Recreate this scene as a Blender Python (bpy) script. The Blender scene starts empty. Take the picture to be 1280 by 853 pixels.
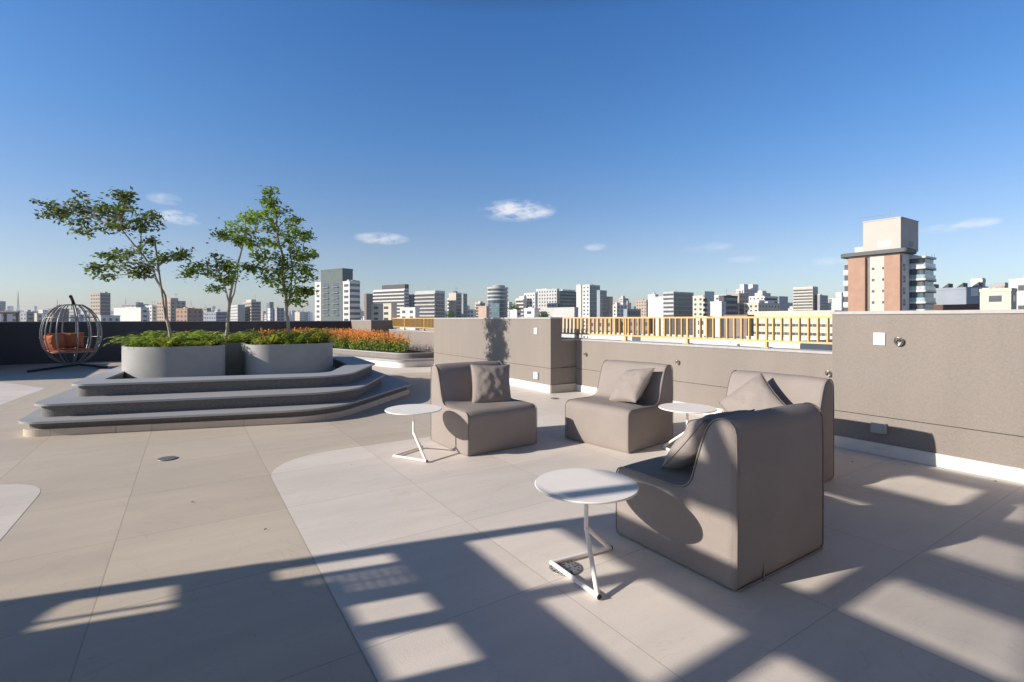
import bpy, bmesh, math, random
from mathutils import Vector, Matrix, noise
R = math.radians
PI = math.pi
random.seed(7)
scene = bpy.context.scene
COL = scene.collection

# ------------------------------------------------------------------ camera, sky, sun, exposure
CAM_H = 1.28
YAW = R(33.07)
cd = bpy.data.cameras.new('camera')
cam = bpy.data.objects.new('camera', cd)
COL.objects.link(cam)
cam.location = (0, 0, CAM_H)
cam.rotation_euler = (R(90), 0, -YAW)
cd.lens = 17.49
cd.sensor_width = 36
cd.shift_y = -0.0215
cd.clip_start = 0.05
cd.clip_end = 20000
scene.camera = cam

SUN_AZ = R(14)          # light travels towards +X, turned 14 degrees towards -Y
TAN_EL = 0.435
EL = math.atan(TAN_EL)
travel = Vector((math.cos(SUN_AZ)*math.cos(EL), -math.sin(SUN_AZ)*math.cos(EL), -math.sin(EL)))

world = bpy.data.worlds.new('World')
scene.world = world
world.use_nodes = True
wn, wl = world.node_tree.nodes, world.node_tree.links
wn.clear()
wout = wn.new('ShaderNodeOutputWorld')
wbg = wn.new('ShaderNodeBackground')
sky = wn.new('ShaderNodeTexSky')
sky.sky_type = 'NISHITA'
sky.sun_disc = False
sky.sun_elevation = EL
sky.sun_rotation = math.atan2(-travel.x, -travel.y)
sky.altitude = 760
sky.air_density = 1.0
sky.dust_density = 0.8
sky.ozone_density = 2.0
wbg.inputs['Strength'].default_value = 0.105
wl.new(wbg.outputs[0], wout.inputs[0])
tc = wn.new('ShaderNodeTexCoord')

def wmath(op, a, b=None, c=None):
    n = wn.new('ShaderNodeMath'); n.operation = op
    for i, v in enumerate((a, b, c)):
        if v is None: continue
        if isinstance(v, (int, float)): n.inputs[i].default_value = v
        else: wl.new(v, n.inputs[i])
    return n.outputs[0]
def wvec(op, a, b):
    n = wn.new('ShaderNodeVectorMath'); n.operation = op
    wl.new(a, n.inputs[0]); n.inputs[1].default_value = b
    return n.outputs['Value'] if op == 'DOT_PRODUCT' else n.outputs[0]
cn = wn.new('ShaderNodeTexNoise')
cn.inputs['Scale'].default_value = 16; cn.inputs['Detail'].default_value = 8; cn.inputs['Roughness'].default_value = 0.62
cmap = wn.new('ShaderNodeMapping'); cmap.inputs['Scale'].default_value = (1, 1, 2.6)
wl.new(tc.outputs['Generated'], cmap.inputs[0]); wl.new(cmap.outputs[0], cn.inputs['Vector'])
cloud_sum = None
# small fair-weather clouds: azimuth from +Y towards +X, elevation, half width, half height (degrees), strength
for az, el, hw, hh, st in ((33.6, 12.3, 5.2, 1.35, 1.0), (18.4, 8.9, 3.6, .75, .75), (-.6, 9.6, 2.6, .75, .8),
                           (-1.8, 11.2, 1.8, .6, .42), (42.6, 8.1, 1.6, .5, .4), (74.0, 7.8, 2.2, .5, .5),
                           (76.2, 8.0, 1.8, .5, .5), (54.5, 7.7, 3.2, .55, .25), (58.5, 6.2, 2.6, .45, .3), (66.0, 5.6, 2.5, .5, .3)):
    a, e = R(az), R(el)
    fw = Vector((math.sin(a)*math.cos(e), math.cos(a)*math.cos(e), math.sin(e)))
    rt = Vector((math.cos(a), -math.sin(a), 0))
    up = rt.cross(fw)
    u = wmath('DIVIDE', wvec('DOT_PRODUCT', tc.outputs['Generated'], rt), math.tan(R(hw*.88)))
    v = wmath('DIVIDE', wvec('DOT_PRODUCT', tc.outputs['Generated'], up), math.tan(R(hh)))
    f = wmath('GREATER_THAN', wvec('DOT_PRODUCT', tc.outputs['Generated'], fw), 0.5)
    r2 = wmath('ADD', wmath('MULTIPLY', u, u), wmath('MULTIPLY', v, v))
    m = wmath('SUBTRACT', 1.0, r2)
    m = wmath('MULTIPLY', wmath('MAXIMUM', m, 0.0), f)
    m = wmath('MULTIPLY', m, wmath('MULTIPLY', wmath('MAXIMUM', wmath('SUBTRACT', cn.outputs['Fac'], .40), 0.0), 4.6*st))
    cloud_sum = m if cloud_sum is None else wmath('ADD', cloud_sum, m)
cl = wmath('MINIMUM', cloud_sum, 0.72)
cmix = wn.new('ShaderNodeMixRGB')
wl.new(cl, cmix.inputs[0])
# sky tinted by elevation; zenith above the view dimmed to darken the shade
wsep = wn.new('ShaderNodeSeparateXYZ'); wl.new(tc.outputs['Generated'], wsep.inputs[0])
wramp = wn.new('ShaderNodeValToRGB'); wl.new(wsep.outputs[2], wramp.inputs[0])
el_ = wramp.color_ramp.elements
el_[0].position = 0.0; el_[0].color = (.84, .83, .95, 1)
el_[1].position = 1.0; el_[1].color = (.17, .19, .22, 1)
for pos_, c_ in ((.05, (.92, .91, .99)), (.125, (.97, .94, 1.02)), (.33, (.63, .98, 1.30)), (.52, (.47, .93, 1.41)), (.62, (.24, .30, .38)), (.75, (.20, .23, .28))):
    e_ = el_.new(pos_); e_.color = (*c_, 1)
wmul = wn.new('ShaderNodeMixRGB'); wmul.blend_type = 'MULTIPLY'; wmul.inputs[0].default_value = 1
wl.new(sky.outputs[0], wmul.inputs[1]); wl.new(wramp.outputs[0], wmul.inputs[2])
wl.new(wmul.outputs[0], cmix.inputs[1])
cmix.inputs[2].default_value = (8.2, 8.0, 8.0, 1)
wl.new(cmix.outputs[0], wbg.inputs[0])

sd = bpy.data.lights.new('sun', 'SUN')
sd.energy = 5.0
sd.angle = R(0.53)
sd.color = (1.0, 0.91, 0.80)
sun = bpy.data.objects.new('sun', sd)
COL.objects.link(sun)
sun.rotation_euler = travel.to_track_quat('-Z', 'Y').to_euler()
scene.view_settings.view_transform = 'Standard'
scene.view_settings.look = 'None'
scene.view_settings.exposure = 0.3
scene.view_settings.gamma = 1.0

# ------------------------------------------------------------------ pixel helpers (photo pixels -> points in the place)
F, HY, CX = 622.0, 399.0, 640.0
S_, C_ = math.sin(YAW), math.cos(YAW)
def px_ray(x):
    r = (x-CX)/F
    return S_+r*C_, C_-r*S_
def on_x(x, y, X):
    a, b = px_ray(x); d = X/a
    return Vector((X, b*d, CAM_H-(y-HY)/F*d))
def on_y(x, y, Y):
    a, b = px_ray(x); d = Y/b
    return Vector((a*d, Y, CAM_H-(y-HY)/F*d))
def at_d(x, y, d):
    a, b = px_ray(x)
    return Vector((a*d, b*d, CAM_H-(y-HY)/F*d))

# ------------------------------------------------------------------ materials
MATS = {}
def mat(name, col, rough=.7, var=.06, scale=6, bump=0, bscale=60, metal=0, spec=.3, coord='Object', var2=None, scale2=.7, trans=0):
    if name in MATS: return MATS[name]
    m = bpy.data.materials.new(name); m.use_nodes = True
    nt = m.node_tree; n, l = nt.nodes, nt.links
    p = n['Principled BSDF']
    p.inputs['Roughness'].default_value = rough
    p.inputs['Metallic'].default_value = metal
    p.inputs['Specular IOR Level'].default_value = spec
    t = n.new('ShaderNodeTexCoord')
    no = n.new('ShaderNodeTexNoise'); no.inputs['Scale'].default_value = scale; no.inputs['Detail'].default_value = 6
    l.new(t.outputs[coord], no.inputs['Vector'])
    mr = n.new('ShaderNodeMapRange')
    mr.inputs['From Min'].default_value = .3; mr.inputs['From Max'].default_value = .7
    mr.inputs['To Min'].default_value = 1-var; mr.inputs['To Max'].default_value = 1+var
    l.new(no.outputs['Fac'], mr.inputs['Value'])
    fac = mr.outputs[0]
    if var2:
        n2 = n.new('ShaderNodeTexNoise'); n2.inputs['Scale'].default_value = scale2; n2.inputs['Detail'].default_value = 4
        l.new(t.outputs[coord], n2.inputs['Vector'])
        m2 = n.new('ShaderNodeMapRange')
        m2.inputs['From Min'].default_value = .3; m2.inputs['From Max'].default_value = .7
        m2.inputs['To Min'].default_value = 1-var2; m2.inputs['To Max'].default_value = 1+var2
        l.new(n2.outputs['Fac'], m2.inputs['Value'])
        mm = n.new('ShaderNodeMath'); mm.operation = 'MULTIPLY'
        l.new(fac, mm.inputs[0]); l.new(m2.outputs[0], mm.inputs[1]); fac = mm.outputs[0]
    vm = n.new('ShaderNodeVectorMath'); vm.operation = 'SCALE'
    vm.inputs[0].default_value = col[:3]
    l.new(fac, vm.inputs['Scale'])
    l.new(vm.outputs[0], p.inputs['Base Color'])
    if bump:
        nb = n.new('ShaderNodeTexNoise'); nb.inputs['Scale'].default_value = bscale; nb.inputs['Detail'].default_value = 5
        l.new(t.outputs[coord], nb.inputs['Vector'])
        bp = n.new('ShaderNodeBump'); bp.inputs['Strength'].default_value = bump; bp.inputs['Distance'].default_value = .01
        l.new(nb.outputs['Fac'], bp.inputs['Height']); l.new(bp.outputs[0], p.inputs['Normal'])
    if trans:
        tr = n.new('ShaderNodeBsdfTranslucent'); l.new(vm.outputs[0], tr.inputs['Color'])
        mx = n.new('ShaderNodeMixShader'); mx.inputs[0].default_value = trans
        l.new(p.outputs[0], mx.inputs[1]); l.new(tr.outputs[0], mx.inputs[2])
        l.new(mx.outputs[0], n['Material Output'].inputs['Surface'])
    m['fac_node'] = vm.name
    MATS[name] = m
    return m

def tile_mat(name, col, jcol):
    """large-format porcelain: grout lines, tone shift from tile to tile, streaks and marks"""
    m = bpy.data.materials.new(name); m.use_nodes = True
    n, l = m.node_tree.nodes, m.node_tree.links
    p = n['Principled BSDF']; p.inputs['Roughness'].default_value = .62; p.inputs['Specular IOR Level'].default_value = .25
    t = n.new('ShaderNodeTexCoord')
    sp = n.new('ShaderNodeSeparateXYZ'); l.new(t.outputs['Object'], sp.inputs[0])
    def M(op, a, b=None, c=None):
        q = n.new('ShaderNodeMath'); q.operation = op
        for i, v in enumerate((a, b, c)):
            if v is None: continue
            if isinstance(v, (int, float)): q.inputs[i].default_value = v
            else: l.new(v, q.inputs[i])
        return q.outputs[0]
    ux = M('DIVIDE', M('SUBTRACT', sp.outputs[0], .56), .91)
    uy = M('DIVIDE', M('SUBTRACT', sp.outputs[1], 1.06), .865)
    def joint(u, per, w):
        f = M('FRACT', u); d = M('MINIMUM', f, M('SUBTRACT', 1.0, f))
        return M('LESS_THAN', d, w/per)
    j = M('MULTIPLY', M('MAXIMUM', joint(ux, .91, .0030), joint(uy, .865, .0030)), .62)
    cell = n.new('ShaderNodeCombineXYZ')
    l.new(M('FLOOR', ux), cell.inputs[0]); l.new(M('FLOOR', uy), cell.inputs[1])
    wn_ = n.new('ShaderNodeTexWhiteNoise'); wn_.noise_dimensions = '3D'; l.new(cell.outputs[0], wn_.inputs['Vector'])
    tone = M('ADD', M('MULTIPLY', wn_.outputs['Value'], .09), .955)
    mp = n.new('ShaderNodeMapping'); mp.inputs['Scale'].default_value = (.5, 2.6, 1); l.new(t.outputs['Object'], mp.inputs[0])
    # shift the streak pattern per tile
    ad = n.new('ShaderNodeVectorMath'); ad.operation = 'ADD'
    sc = n.new('ShaderNodeVectorMath'); sc.operation = 'SCALE'; sc.inputs['Scale'].default_value = 7
    l.new(wn_.outputs['Color'], sc.inputs[0]); l.new(mp.outputs[0], ad.inputs[0]); l.new(sc.outputs[0], ad.inputs[1])
    s1 = n.new('ShaderNodeTexNoise'); s1.inputs['Scale'].default_value = 2.2; s1.inputs['Detail'].default_value = 9; s1.inputs['Roughness'].default_value = .65
    l.new(ad.outputs[0], s1.inputs['Vector'])
    streak = M('ADD', M('MULTIPLY', M('SUBTRACT', s1.outputs['Fac'], .5), .34), 1.0)
    s2 = n.new('ShaderNodeTexNoise'); s2.inputs['Scale'].default_value = .45; s2.inputs['Detail'].default_value = 5
    l.new(t.outputs['Object'], s2.inputs['Vector'])
    dirt = M('ADD', M('MULTIPLY', M('SUBTRACT', s2.outputs['Fac'], .5), .34), 1.0)
    s3 = n.new('ShaderNodeTexNoise'); s3.inputs['Scale'].default_value = 160; s3.inputs['Detail'].default_value = 2
    l.new(t.outputs['Object'], s3.inputs['Vector'])
    fine = M('ADD', M('MULTIPLY', M('SUBTRACT', s3.outputs['Fac'], .5), .14), 1.0)
    s4 = n.new('ShaderNodeTexNoise'); s4.inputs['Scale'].default_value = 9; s4.inputs['Detail'].default_value = 3
    l.new(t.outputs['Object'], s4.inputs['Vector'])
    spot = M('SUBTRACT', 1.0, M('MULTIPLY', M('GREATER_THAN', s4.outputs['Fac'], .755), .10))
    s5 = n.new('ShaderNodeTexNoise'); s5.inputs['Scale'].default_value = 1.7; s5.inputs['Detail'].default_value = 10; s5.inputs['Distortion'].default_value = 1.2
    l.new(t.outputs['Object'], s5.inputs['Vector'])
    scr = M('LESS_THAN', M('ABSOLUTE', M('SUBTRACT', s5.outputs['Fac'], .5)), .0035)
    spot = M('MULTIPLY', spot, M('ADD', 1.0, M('MULTIPLY', scr, -.07)))
    s6 = n.new('ShaderNodeTexNoise'); s6.inputs['Scale'].default_value = 38; s6.inputs['Detail'].default_value = 1
    l.new(t.outputs['Object'], s6.inputs['Vector'])
    spot = M('MULTIPLY', spot, M('SUBTRACT', 1.0, M('MULTIPLY', M('GREATER_THAN', s6.outputs['Fac'], .80), .22)))
    f = M('MULTIPLY', M('MULTIPLY', M('MULTIPLY', tone, streak), M('MULTIPLY', dirt, fine)), spot)
    vm = n.new('ShaderNodeVectorMath'); vm.operation = 'SCALE'; vm.inputs[0].default_value = col; l.new(f, vm.inputs['Scale'])
    mx = n.new('ShaderNodeMixRGB'); l.new(j, mx.inputs[0]); l.new(vm.outputs[0], mx.inputs[1]); mx.inputs[2].default_value = (*jcol, 1)
    l.new(mx.outputs[0], p.inputs['Base Color'])
    l.new(M('ADD', M('MULTIPLY', s1.outputs['Fac'], .3), .45), p.inputs['Roughness'])
    bp = n.new('ShaderNodeBump'); bp.inputs['Strength'].default_value = .25; bp.inputs['Distance'].default_value = .003
    l.new(M('SUBTRACT', s3.outputs['Fac'], M('MULTIPLY', j, 2.0)), bp.inputs['Height']); l.new(bp.outputs[0], p.inputs['Normal'])
    return m

def stucco_mat(name, col):
    """roughcast render with fine grain, water streaks running down"""
    m = bpy.data.materials.new(name); m.use_nodes = True
    n, l = m.node_tree.nodes, m.node_tree.links
    p = n['Principled BSDF']; p.inputs['Roughness'].default_value = .9; p.inputs['Specular IOR Level'].default_value = .15
    t = n.new('ShaderNodeTexCoord')
    g = n.new('ShaderNodeTexNoise'); g.inputs['Scale'].default_value = 55; g.inputs['Detail'].default_value = 6; g.inputs['Roughness'].default_value = .7
    l.new(t.outputs['Object'], g.inputs['Vector'])
    mp = n.new('ShaderNodeMapping'); mp.inputs['Scale'].default_value = (2.6, 2.6, .30); l.new(t.outputs['Object'], mp.inputs[0])
    st = n.new('ShaderNodeTexNoise'); st.inputs['Scale'].default_value = 1.4; st.inputs['Detail'].default_value = 5
    l.new(mp.outputs[0], st.inputs['Vector'])
    def M(op, a, b):
        q = n.new('ShaderNodeMath'); q.operation = op
        for i, v in enumerate((a, b)):
            if isinstance(v, (int, float)): q.inputs[i].default_value = v
            else: l.new(v, q.inputs[i])
        return q.outputs[0]
    f = M('MULTIPLY', M('ADD', M('MULTIPLY', M('SUBTRACT', g.outputs['Fac'], .5), .50), 1.0),
          M('ADD', M('MULTIPLY', M('SUBTRACT', st.outputs['Fac'], .5), .22), 1.0))
    # pale lime runs
    mp2 = n.new('ShaderNodeMapping'); mp2.inputs['Scale'].default_value = (26, 26, .15); l.new(t.outputs['Object'], mp2.inputs[0])
    s2 = n.new('ShaderNodeTexNoise'); s2.inputs['Scale'].default_value = .8; s2.inputs['Detail'].default_value = 2; l.new(mp2.outputs[0], s2.inputs['Vector'])
    f = M('ADD', f, M('MULTIPLY', M('GREATER_THAN', s2.outputs['Fac'], .73), .035))
    vm = n.new('ShaderNodeVectorMath'); vm.operation = 'SCALE'; vm.inputs[0].default_value = col; l.new(f, vm.inputs['Scale'])
    l.new(vm.outputs[0], p.inputs['Base Color'])
    bp = n.new('ShaderNodeBump'); bp.inputs['Strength'].default_value = .55; bp.inputs['Distance'].default_value = .006
    l.new(g.outputs['Fac'], bp.inputs['Height']); l.new(bp.outputs[0], p.inputs['Normal'])
    return m

M_BEIGE = tile_mat('beige_tile', (.58, .502, .41), (.33, .28, .23))
M_WHITE = tile_mat('pale_tile', (.735, .665, .60), (.45, .40, .36))
M_STUCCO = stucco_mat('taupe_render', (.264, .234, .208))
M_DARKST = stucco_mat('charcoal_render', (.085, .078, .078))
M_COPE = mat('grey_stone_coping', (.42, .41, .40), .5, .08, 20, .1, 80)
M_SKIRT = mat('white_skirting', (.74, .71, .66), .5, .05, 12, .1, 60)
M_STEP = mat('grey_granite_tread', (.38, .38, .39), .55, .10, 90, .12, 140, var2=.06)
M_RISER = mat('dark_riser_render', (.18, .17, .16), .9, .18, 45, .4, 70)
M_PLANTER = mat('grey_cast_planter', (.365, .36, .345), .6, .05, 5, .15, 25, var2=.08, scale2=1.6)
M_SOIL = mat('soil', (.045, .032, .022), .95, .3, 30, .8, 40)
M_FABRIC = mat('taupe_fabric', (.298, .260, .238), .85, .05, 4, .14, 9, var2=.10, scale2=300, spec=.15)
M_PIPING = mat('taupe_piping', (.25, .215, .195), .7, .05, 20, spec=.25)
M_PILLOW = mat('taupe_pillow_fabric', (.302, .262, .24), .85, .05, 8, .2, 14, spec=.15, var2=.10, scale2=260)
M_TABLE = mat('white_powder_coat', (.90, .85, .80), .55, .02, 10, .02, 200, spec=.25)
M_RUBBER = mat('black_rubber', (.03, .03, .03), .7)
M_GOLD = mat('gold_paint', (.70, .44, .15), .45, .04, 10, spec=.5)
M_STEEL = mat('brushed_steel', (.45, .44, .42), .3, .1, 30, metal=.9)
M_DRAIN = mat('cast_drain_metal', (.36, .35, .34), .45, .2, 60, .2, 80, metal=.5)
M_HOLE = mat('drain_slot_dark', (.02, .02, .02), .9)
M_PLASTIC = mat('white_plastic', (.72, .71, .68), .4, .02)
M_GREYBOX = mat('grey_plastic', (.42, .43, .42), .45, .03)
M_BARK = mat('pale_bark', (.42, .35, .27), .9, .25, 35, .5, 60)
M_STAKE = mat('bamboo_stake', (.24, .20, .15), .8, .15, 20)
M_LEAF1 = mat('leaf_dark_green', (.15, .21, .045), .5, .45, 2.5, trans=.35)
M_LEAF2 = mat('leaf_fresh_green', (.26, .37, .05), .5, .45, 2.5, trans=.35)
M_FERN = mat('fern_green', (.30, .40, .05), .5, .4, 3, trans=.3)
M_FERN2 = mat('yellow_green_leaf', (.50, .52, .07), .5, .35, 3, trans=.3)
M_RUSTLEAF = mat('rust_leaf', (.34, .17, .05), .6, .4, 3, trans=.25)
M_ORANGE = mat('orange_flower', (.80, .33, .09), .7, .35, 5, trans=.25)
M_STEMG = mat('stem_green', (.20, .28, .05), .7, .3, 4, trans=.2)
M_CAGE = mat('grey_cage_tube', (.27, .265, .26), .4, .05, 10, metal=.3, spec=.5)
M_BLACK = mat('black_metal', (.02, .02, .022), .4, .05, 10, spec=.4)
M_TERRA = mat('terracotta_cushion', (.42, .135, .06), .85, .1, 8, .25, 14)
M_PERG = mat('pergola_grey_paint', (.20, .195, .19), .5, .06, 8)
M_JOINT = mat('wall_groove', (.06, .055, .05), .9)

# ------------------------------------------------------------------ mesh helpers
class MB:
    def __init__(s): s.v = []; s.f = []; s.mi = []; s.sm = []
    def add(s, vs, fs, mi=0, smooth=False):
        o = len(s.v); s.v += [tuple(v) for v in vs]
        for f in fs: s.f.append([i+o for i in f]); s.mi.append(mi); s.sm.append(smooth)
        return s
    def box(s, x0, x1, y0, y1, z0, z1, mi=0):
        vs = [(x, y, z) for z in (z0, z1) for y in (y0, y1) for x in (x0, x1)]
        return s.add(vs, [(0, 2, 3, 1), (4, 5, 7, 6), (0, 1, 5, 4), (2, 6, 7, 3), (0, 4, 6, 2), (1, 3, 7, 5)], mi)
    def obox(s, o, a, b, la, lb, z0, z1, mi=0, a0=0, b0=0):
        """box from origin o along unit vectors a, b"""
        vs = []
        for z in (z0, z1):
            for y in (b0, lb):
                for x in (a0, la):
                    p = o+a*x+b*y; vs.append((p.x, p.y, z))
        return s.add(vs, [(0, 2, 3, 1), (4, 5, 7, 6), (0, 1, 5, 4), (2, 6, 7, 3), (0, 4, 6, 2), (1, 3, 7, 5)], mi)
    def prism(s, poly, z0, z1, mi=0, smooth=False, top=True, bottom=True):
        n = len(poly)
        vs = [(p[0], p[1], z0) for p in poly]+[(p[0], p[1], z1) for p in poly]
        s.add(vs, [(i, (i+1) % n, n+(i+1) % n, n+i) for i in range(n)], mi, smooth)
        if top: s.add([(p[0], p[1], z1) for p in poly], [list(range(n))], mi)
        if bottom: s.add([(p[0], p[1], z0) for p in poly], [list(range(n))[::-1]], mi)
        return s
    def ring(s, outer, inner, z0, z1, mi=0, smooth=False):
        n = len(outer)
        vs = [(p[0], p[1], z) for z in (z0, z1) for q in (outer, inner) for p in q]
        # 0..n outer low, n..2n inner low, 2n..3n outer hi, 3n..4n inner hi
        fs = []
        for i in range(n):
            j = (i+1) % n
            fs += [(i, j, 2*n+j, 2*n+i)]
        s.add(vs, fs, mi, smooth)
        fs = [(n+(i+1) % n, n+i, 3*n+i, 3*n+(i+1) % n) for i in range(n)]
        s.add(vs, fs, mi, smooth)
        s.add(vs, [(2*n+i, 2*n+(i+1) % n, 3*n+(i+1) % n, 3*n+i) for i in range(n)], mi)
        s.add(vs, [(n+i, n+(i+1) % n, (i+1) % n, i) for i in range(n)], mi)
        return s
    def tube(s, pts, r, seg=8, mi=0, closed=False, caps=True):
        pts = [Vector(p) for p in pts]; n = len(pts)
        rs = r if isinstance(r, (list, tuple)) else [r]*n
        vs = []; prev = None
        for i, p in enumerate(pts):
            if closed: t = pts[(i+1) % n]-pts[i-1]
            else: t = pts[min(i+1, n-1)]-pts[max(i-1, 0)]
            t = t.normalized() if t.length > 1e-9 else Vector((0, 0, 1))
            if prev is None:
                u = t.cross(Vector((0, 0, 1)))
                if u.length < 1e-3: u = t.cross(Vector((1, 0, 0)))
            else: u = prev-t*prev.dot(t)
            u.normalize(); w = t.cross(u); prev = u
            for k in range(seg):
                a = 2*PI*k/seg
                vs.append(p+(u*math.cos(a)+w*math.sin(a))*rs[i])
        fs = []
        m = n if closed else n-1
        for i in range(m):
            for k in range(seg):
                j = (i+1) % n
                fs.append((i*seg+k, i*seg+(k+1) % seg, j*seg+(k+1) % seg, j*seg+k))
        s.add(vs, fs, mi, True)
        if caps and not closed:
            s.add(vs[:seg], [list(range(seg))[::-1]], mi); s.add(vs[-seg:], [list(range(seg))], mi)
        return s
    def disc(s, c, r, z0, z1, seg=48, bev=.003, mi=0):
        rings = [(r-bev, z0), (r, z0+bev), (r, z1-bev), (r-bev, z1)]
        vs = [(c[0]+q*math.cos(2*PI*k/seg), c[1]+q*math.sin(2*PI*k/seg), z) for q, z in rings for k in range(seg)]
        fs = [(i*seg+k, i*seg+(k+1) % seg, (i+1)*seg+(k+1) % seg, (i+1)*seg+k) for i in range(3) for k in range(seg)]
        s.add(vs, fs, mi, True)
        s.add(vs[:seg], [list(range(seg))[::-1]], mi); s.add(vs[-seg:], [list(range(seg))], mi)
        return s
    def build(s, name, mats, parent=None, recalc=True):
        me = bpy.data.meshes.new(name)
        me.from_pydata(s.v, [], s.f)
        if not isinstance(mats, (list, tuple)): mats = [mats]
        for m in mats: me.materials.append(m)
        me.polygons.foreach_set('material_index', s.mi)
        me.polygons.foreach_set('use_smooth', s.sm)
        if recalc:
            b = bmesh.new(); b.from_mesh(me)
            bmesh.ops.recalc_face_normals(b, faces=b.faces)
            b.to_mesh(me); b.free()
        me.update()
        o = bpy.data.objects.new(name, me); COL.objects.link(o)
        if parent:
            o.parent = parent
            o.matrix_parent_inverse = Matrix.Translation(parent.location).inverted()
        return o

def weld(o, dist=.0005):
    b = bmesh.new(); b.from_mesh(o.data)
    bmesh.ops.remove_doubles(b, verts=b.verts, dist=dist)
    bmesh.ops.recalc_face_normals(b, faces=b.faces)
    b.to_mesh(o.data); b.free()
def tag(o, label=None, cat=None, group=None, kind=None):
    if label: o['label'] = label
    if cat: o['category'] = cat
    if group: o['group'] = group
    if kind: o['kind'] = kind
    return o
def thing(name, label, cat, loc=(0, 0, 0), rz=0, group=None):
    o = bpy.data.objects.new(name, None); COL.objects.link(o)
    o.location = loc; o.rotation_euler = (0, 0, rz); o.empty_display_size = .1
    return tag(o, label, cat, group)
def dup(root, loc, rz, label, group=None):
    r = root.copy(); COL.objects.link(r); r.location = loc; r.rotation_euler = (0, 0, rz)
    r['label'] = label
    if group: r['group'] = group
    for ch in list(root.children):
        c = ch.copy(); COL.objects.link(c); c.parent = r
        for g in ch.children:
            e = g.copy(); COL.objects.link(e); e.parent = c
    return r
def rpoly(corners, n=8):
    """closed polygon with rounded corners: (x, y, radius)"""
    out = []; N = len(corners)
    for i in range(N):
        p = Vector(corners[i][:2]); r = corners[i][2]
        a = (Vector(corners[i-1][:2])-p).normalized(); b = (Vector(corners[(i+1) % N][:2])-p).normalized()
        if r <= 0: out += [tuple(p)]*1; continue
        ang = a.angle(b); t = r/math.tan(ang/2)
        c = p+(a+b).normalized()*(r/math.sin(ang/2))
        s0 = p+a*t-c; s1 = p+b*t-c
        a0 = math.atan2(s0.y, s0.x); a1 = math.atan2(s1.y, s1.x)
        d = (a1-a0+PI) % (2*PI)-PI
        for k in range(n+1): out.append((c.x+r*math.cos(a0+d*k/n), c.y+r*math.sin(a0+d*k/n)))
    return out
def inset(poly, d):
    """offset a counter-clockwise polygon inwards"""
    n = len(poly); out = []
    for i in range(n):
        p0, p1, p2 = Vector(poly[i-1]), Vector(poly[i]), Vector(poly[(i+1) % n])
        e1 = (p1-p0).normalized(); e2 = (p2-p1).normalized()
        n1 = Vector((-e1.y, e1.x)); n2 = Vector((-e2.y, e2.x))
        m = (n1+n2); m = m/max(m.length_squared, 1e-6)*2
        out.append((p1.x+m.x*d, p1.y+m.y*d))
    return out

# ------------------------------------------------------------------ ground, floors
WX, LX = 5.44, 5.80      # face of the tall right wall, face of the low railing wall
PX = 5.22                # face of the projecting wall
g = MB(); g.add([(-5100, -5100, -42), (5100, -5100, -42), (5100, 5100, -42), (-5100, 5100, -42)], [(0, 1, 2, 3)])
tag(g.build('city_ground', mat('city_ground', (.16, .15, .135), .95, .35, .02, coord='Object', var2=.3, scale2=.004)), kind='structure')

fl = MB(); fl.box(-14, 6.02, -9, 19.9, -.4, 0)
tag(fl.build('terrace_floor', M_BEIGE), kind='structure')
def sheet(name, poly, z, m):
    b = MB(); b.add([(x, y, z) for x, y in poly], [list(range(len(poly)))])
    o = b.build(name, m)
    if o.data.polygons[0].normal.z < 0: o.data.flip_normals()
    return tag(o, kind='structure')
sheet('pale_floor_inlay', rpoly([(.56, -8.9, 0), (6.0, -8.9, 0), (6.0, 10.72, 0), (4.72, 10.88, .4), (3.75, 6.9, .8), (2.75, 5.02, 1.1), (.56, 5.0, .62)], 12), .0015, M_WHITE)
sheet('pale_floor_back', rpoly([(3.7, 11.22, 0), (6.0, 10.95, 0), (6.0, 19.5, 0), (3.0, 19.5, 0)]), .0015, M_WHITE)
sheet('pale_floor_left', rpoly([(-8, -6, 0), (-.91, -6, 0), (-.91, 5.42, .5), (-3, 5.42, .6), (-8, 5.4, 0)], 10), .0015, M_WHITE)
sheet('pale_floor_far_left', rpoly([(-9, 9.3, 0), (-2.4, 9.3, .4), (-2.2, 12.4, .5), (-3.2, 14.15, .4), (-9, 14.2, 0)]), .0015, M_WHITE)

tb = MB(); tb.box(-13.9, 5.95, -8.9, 19.8, -42, -.401)
for k in range(12): tb.box(5.95, 6.0, -8.5, 19.4, -4-3*k, -2.6-3*k, 1)
tag(tb.build('terrace_building', [M_STUCCO, mat('dark_glass', (.03, .035, .045), .15, .1, 3, spec=.6)]),
    'taupe rendered apartment block whose flat roof carries the terrace', 'building')

# ------------------------------------------------------------------ parapet walls
def groove_x(root, x, y0, y1, z):      # shallow dark groove in a wall that faces -X
    b = MB(); b.box(x-.0025, x+.01, y0, y1, z-.003, z+.003); b.build('groove', M_JOINT, root)
def wall(label, boxes, copes, skirts, grooves=(), m=None):
    root = thing('parapet_wall', label, 'wall', (boxes[0][0], boxes[0][2], 0))
    b = MB()
    for q in boxes: b.box(*q)
    b.build('wall_body', m or M_STUCCO, root)
    if copes:
        b = MB()
        for q in copes: b.box(*q)
        b.build('coping', M_COPE, root)
    if skirts:
        b = MB()
        for q in skirts: b.box(*q)
        b.build('skirting', M_SKIRT, root)
    for q in grooves: groove_x(root, *q)
    return root
wall('tall taupe parapet wall filling the right edge behind the seating',
     [(WX, WX+.22, -8, 2.44, -.01, 1.325)], [(WX-.012, WX+.232, -8, 2.452, 1.325, 1.355)],
     [(WX-.014, WX, -8, 2.44, .004, .115)], [(WX, -8, 2.44, .365)])
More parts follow.
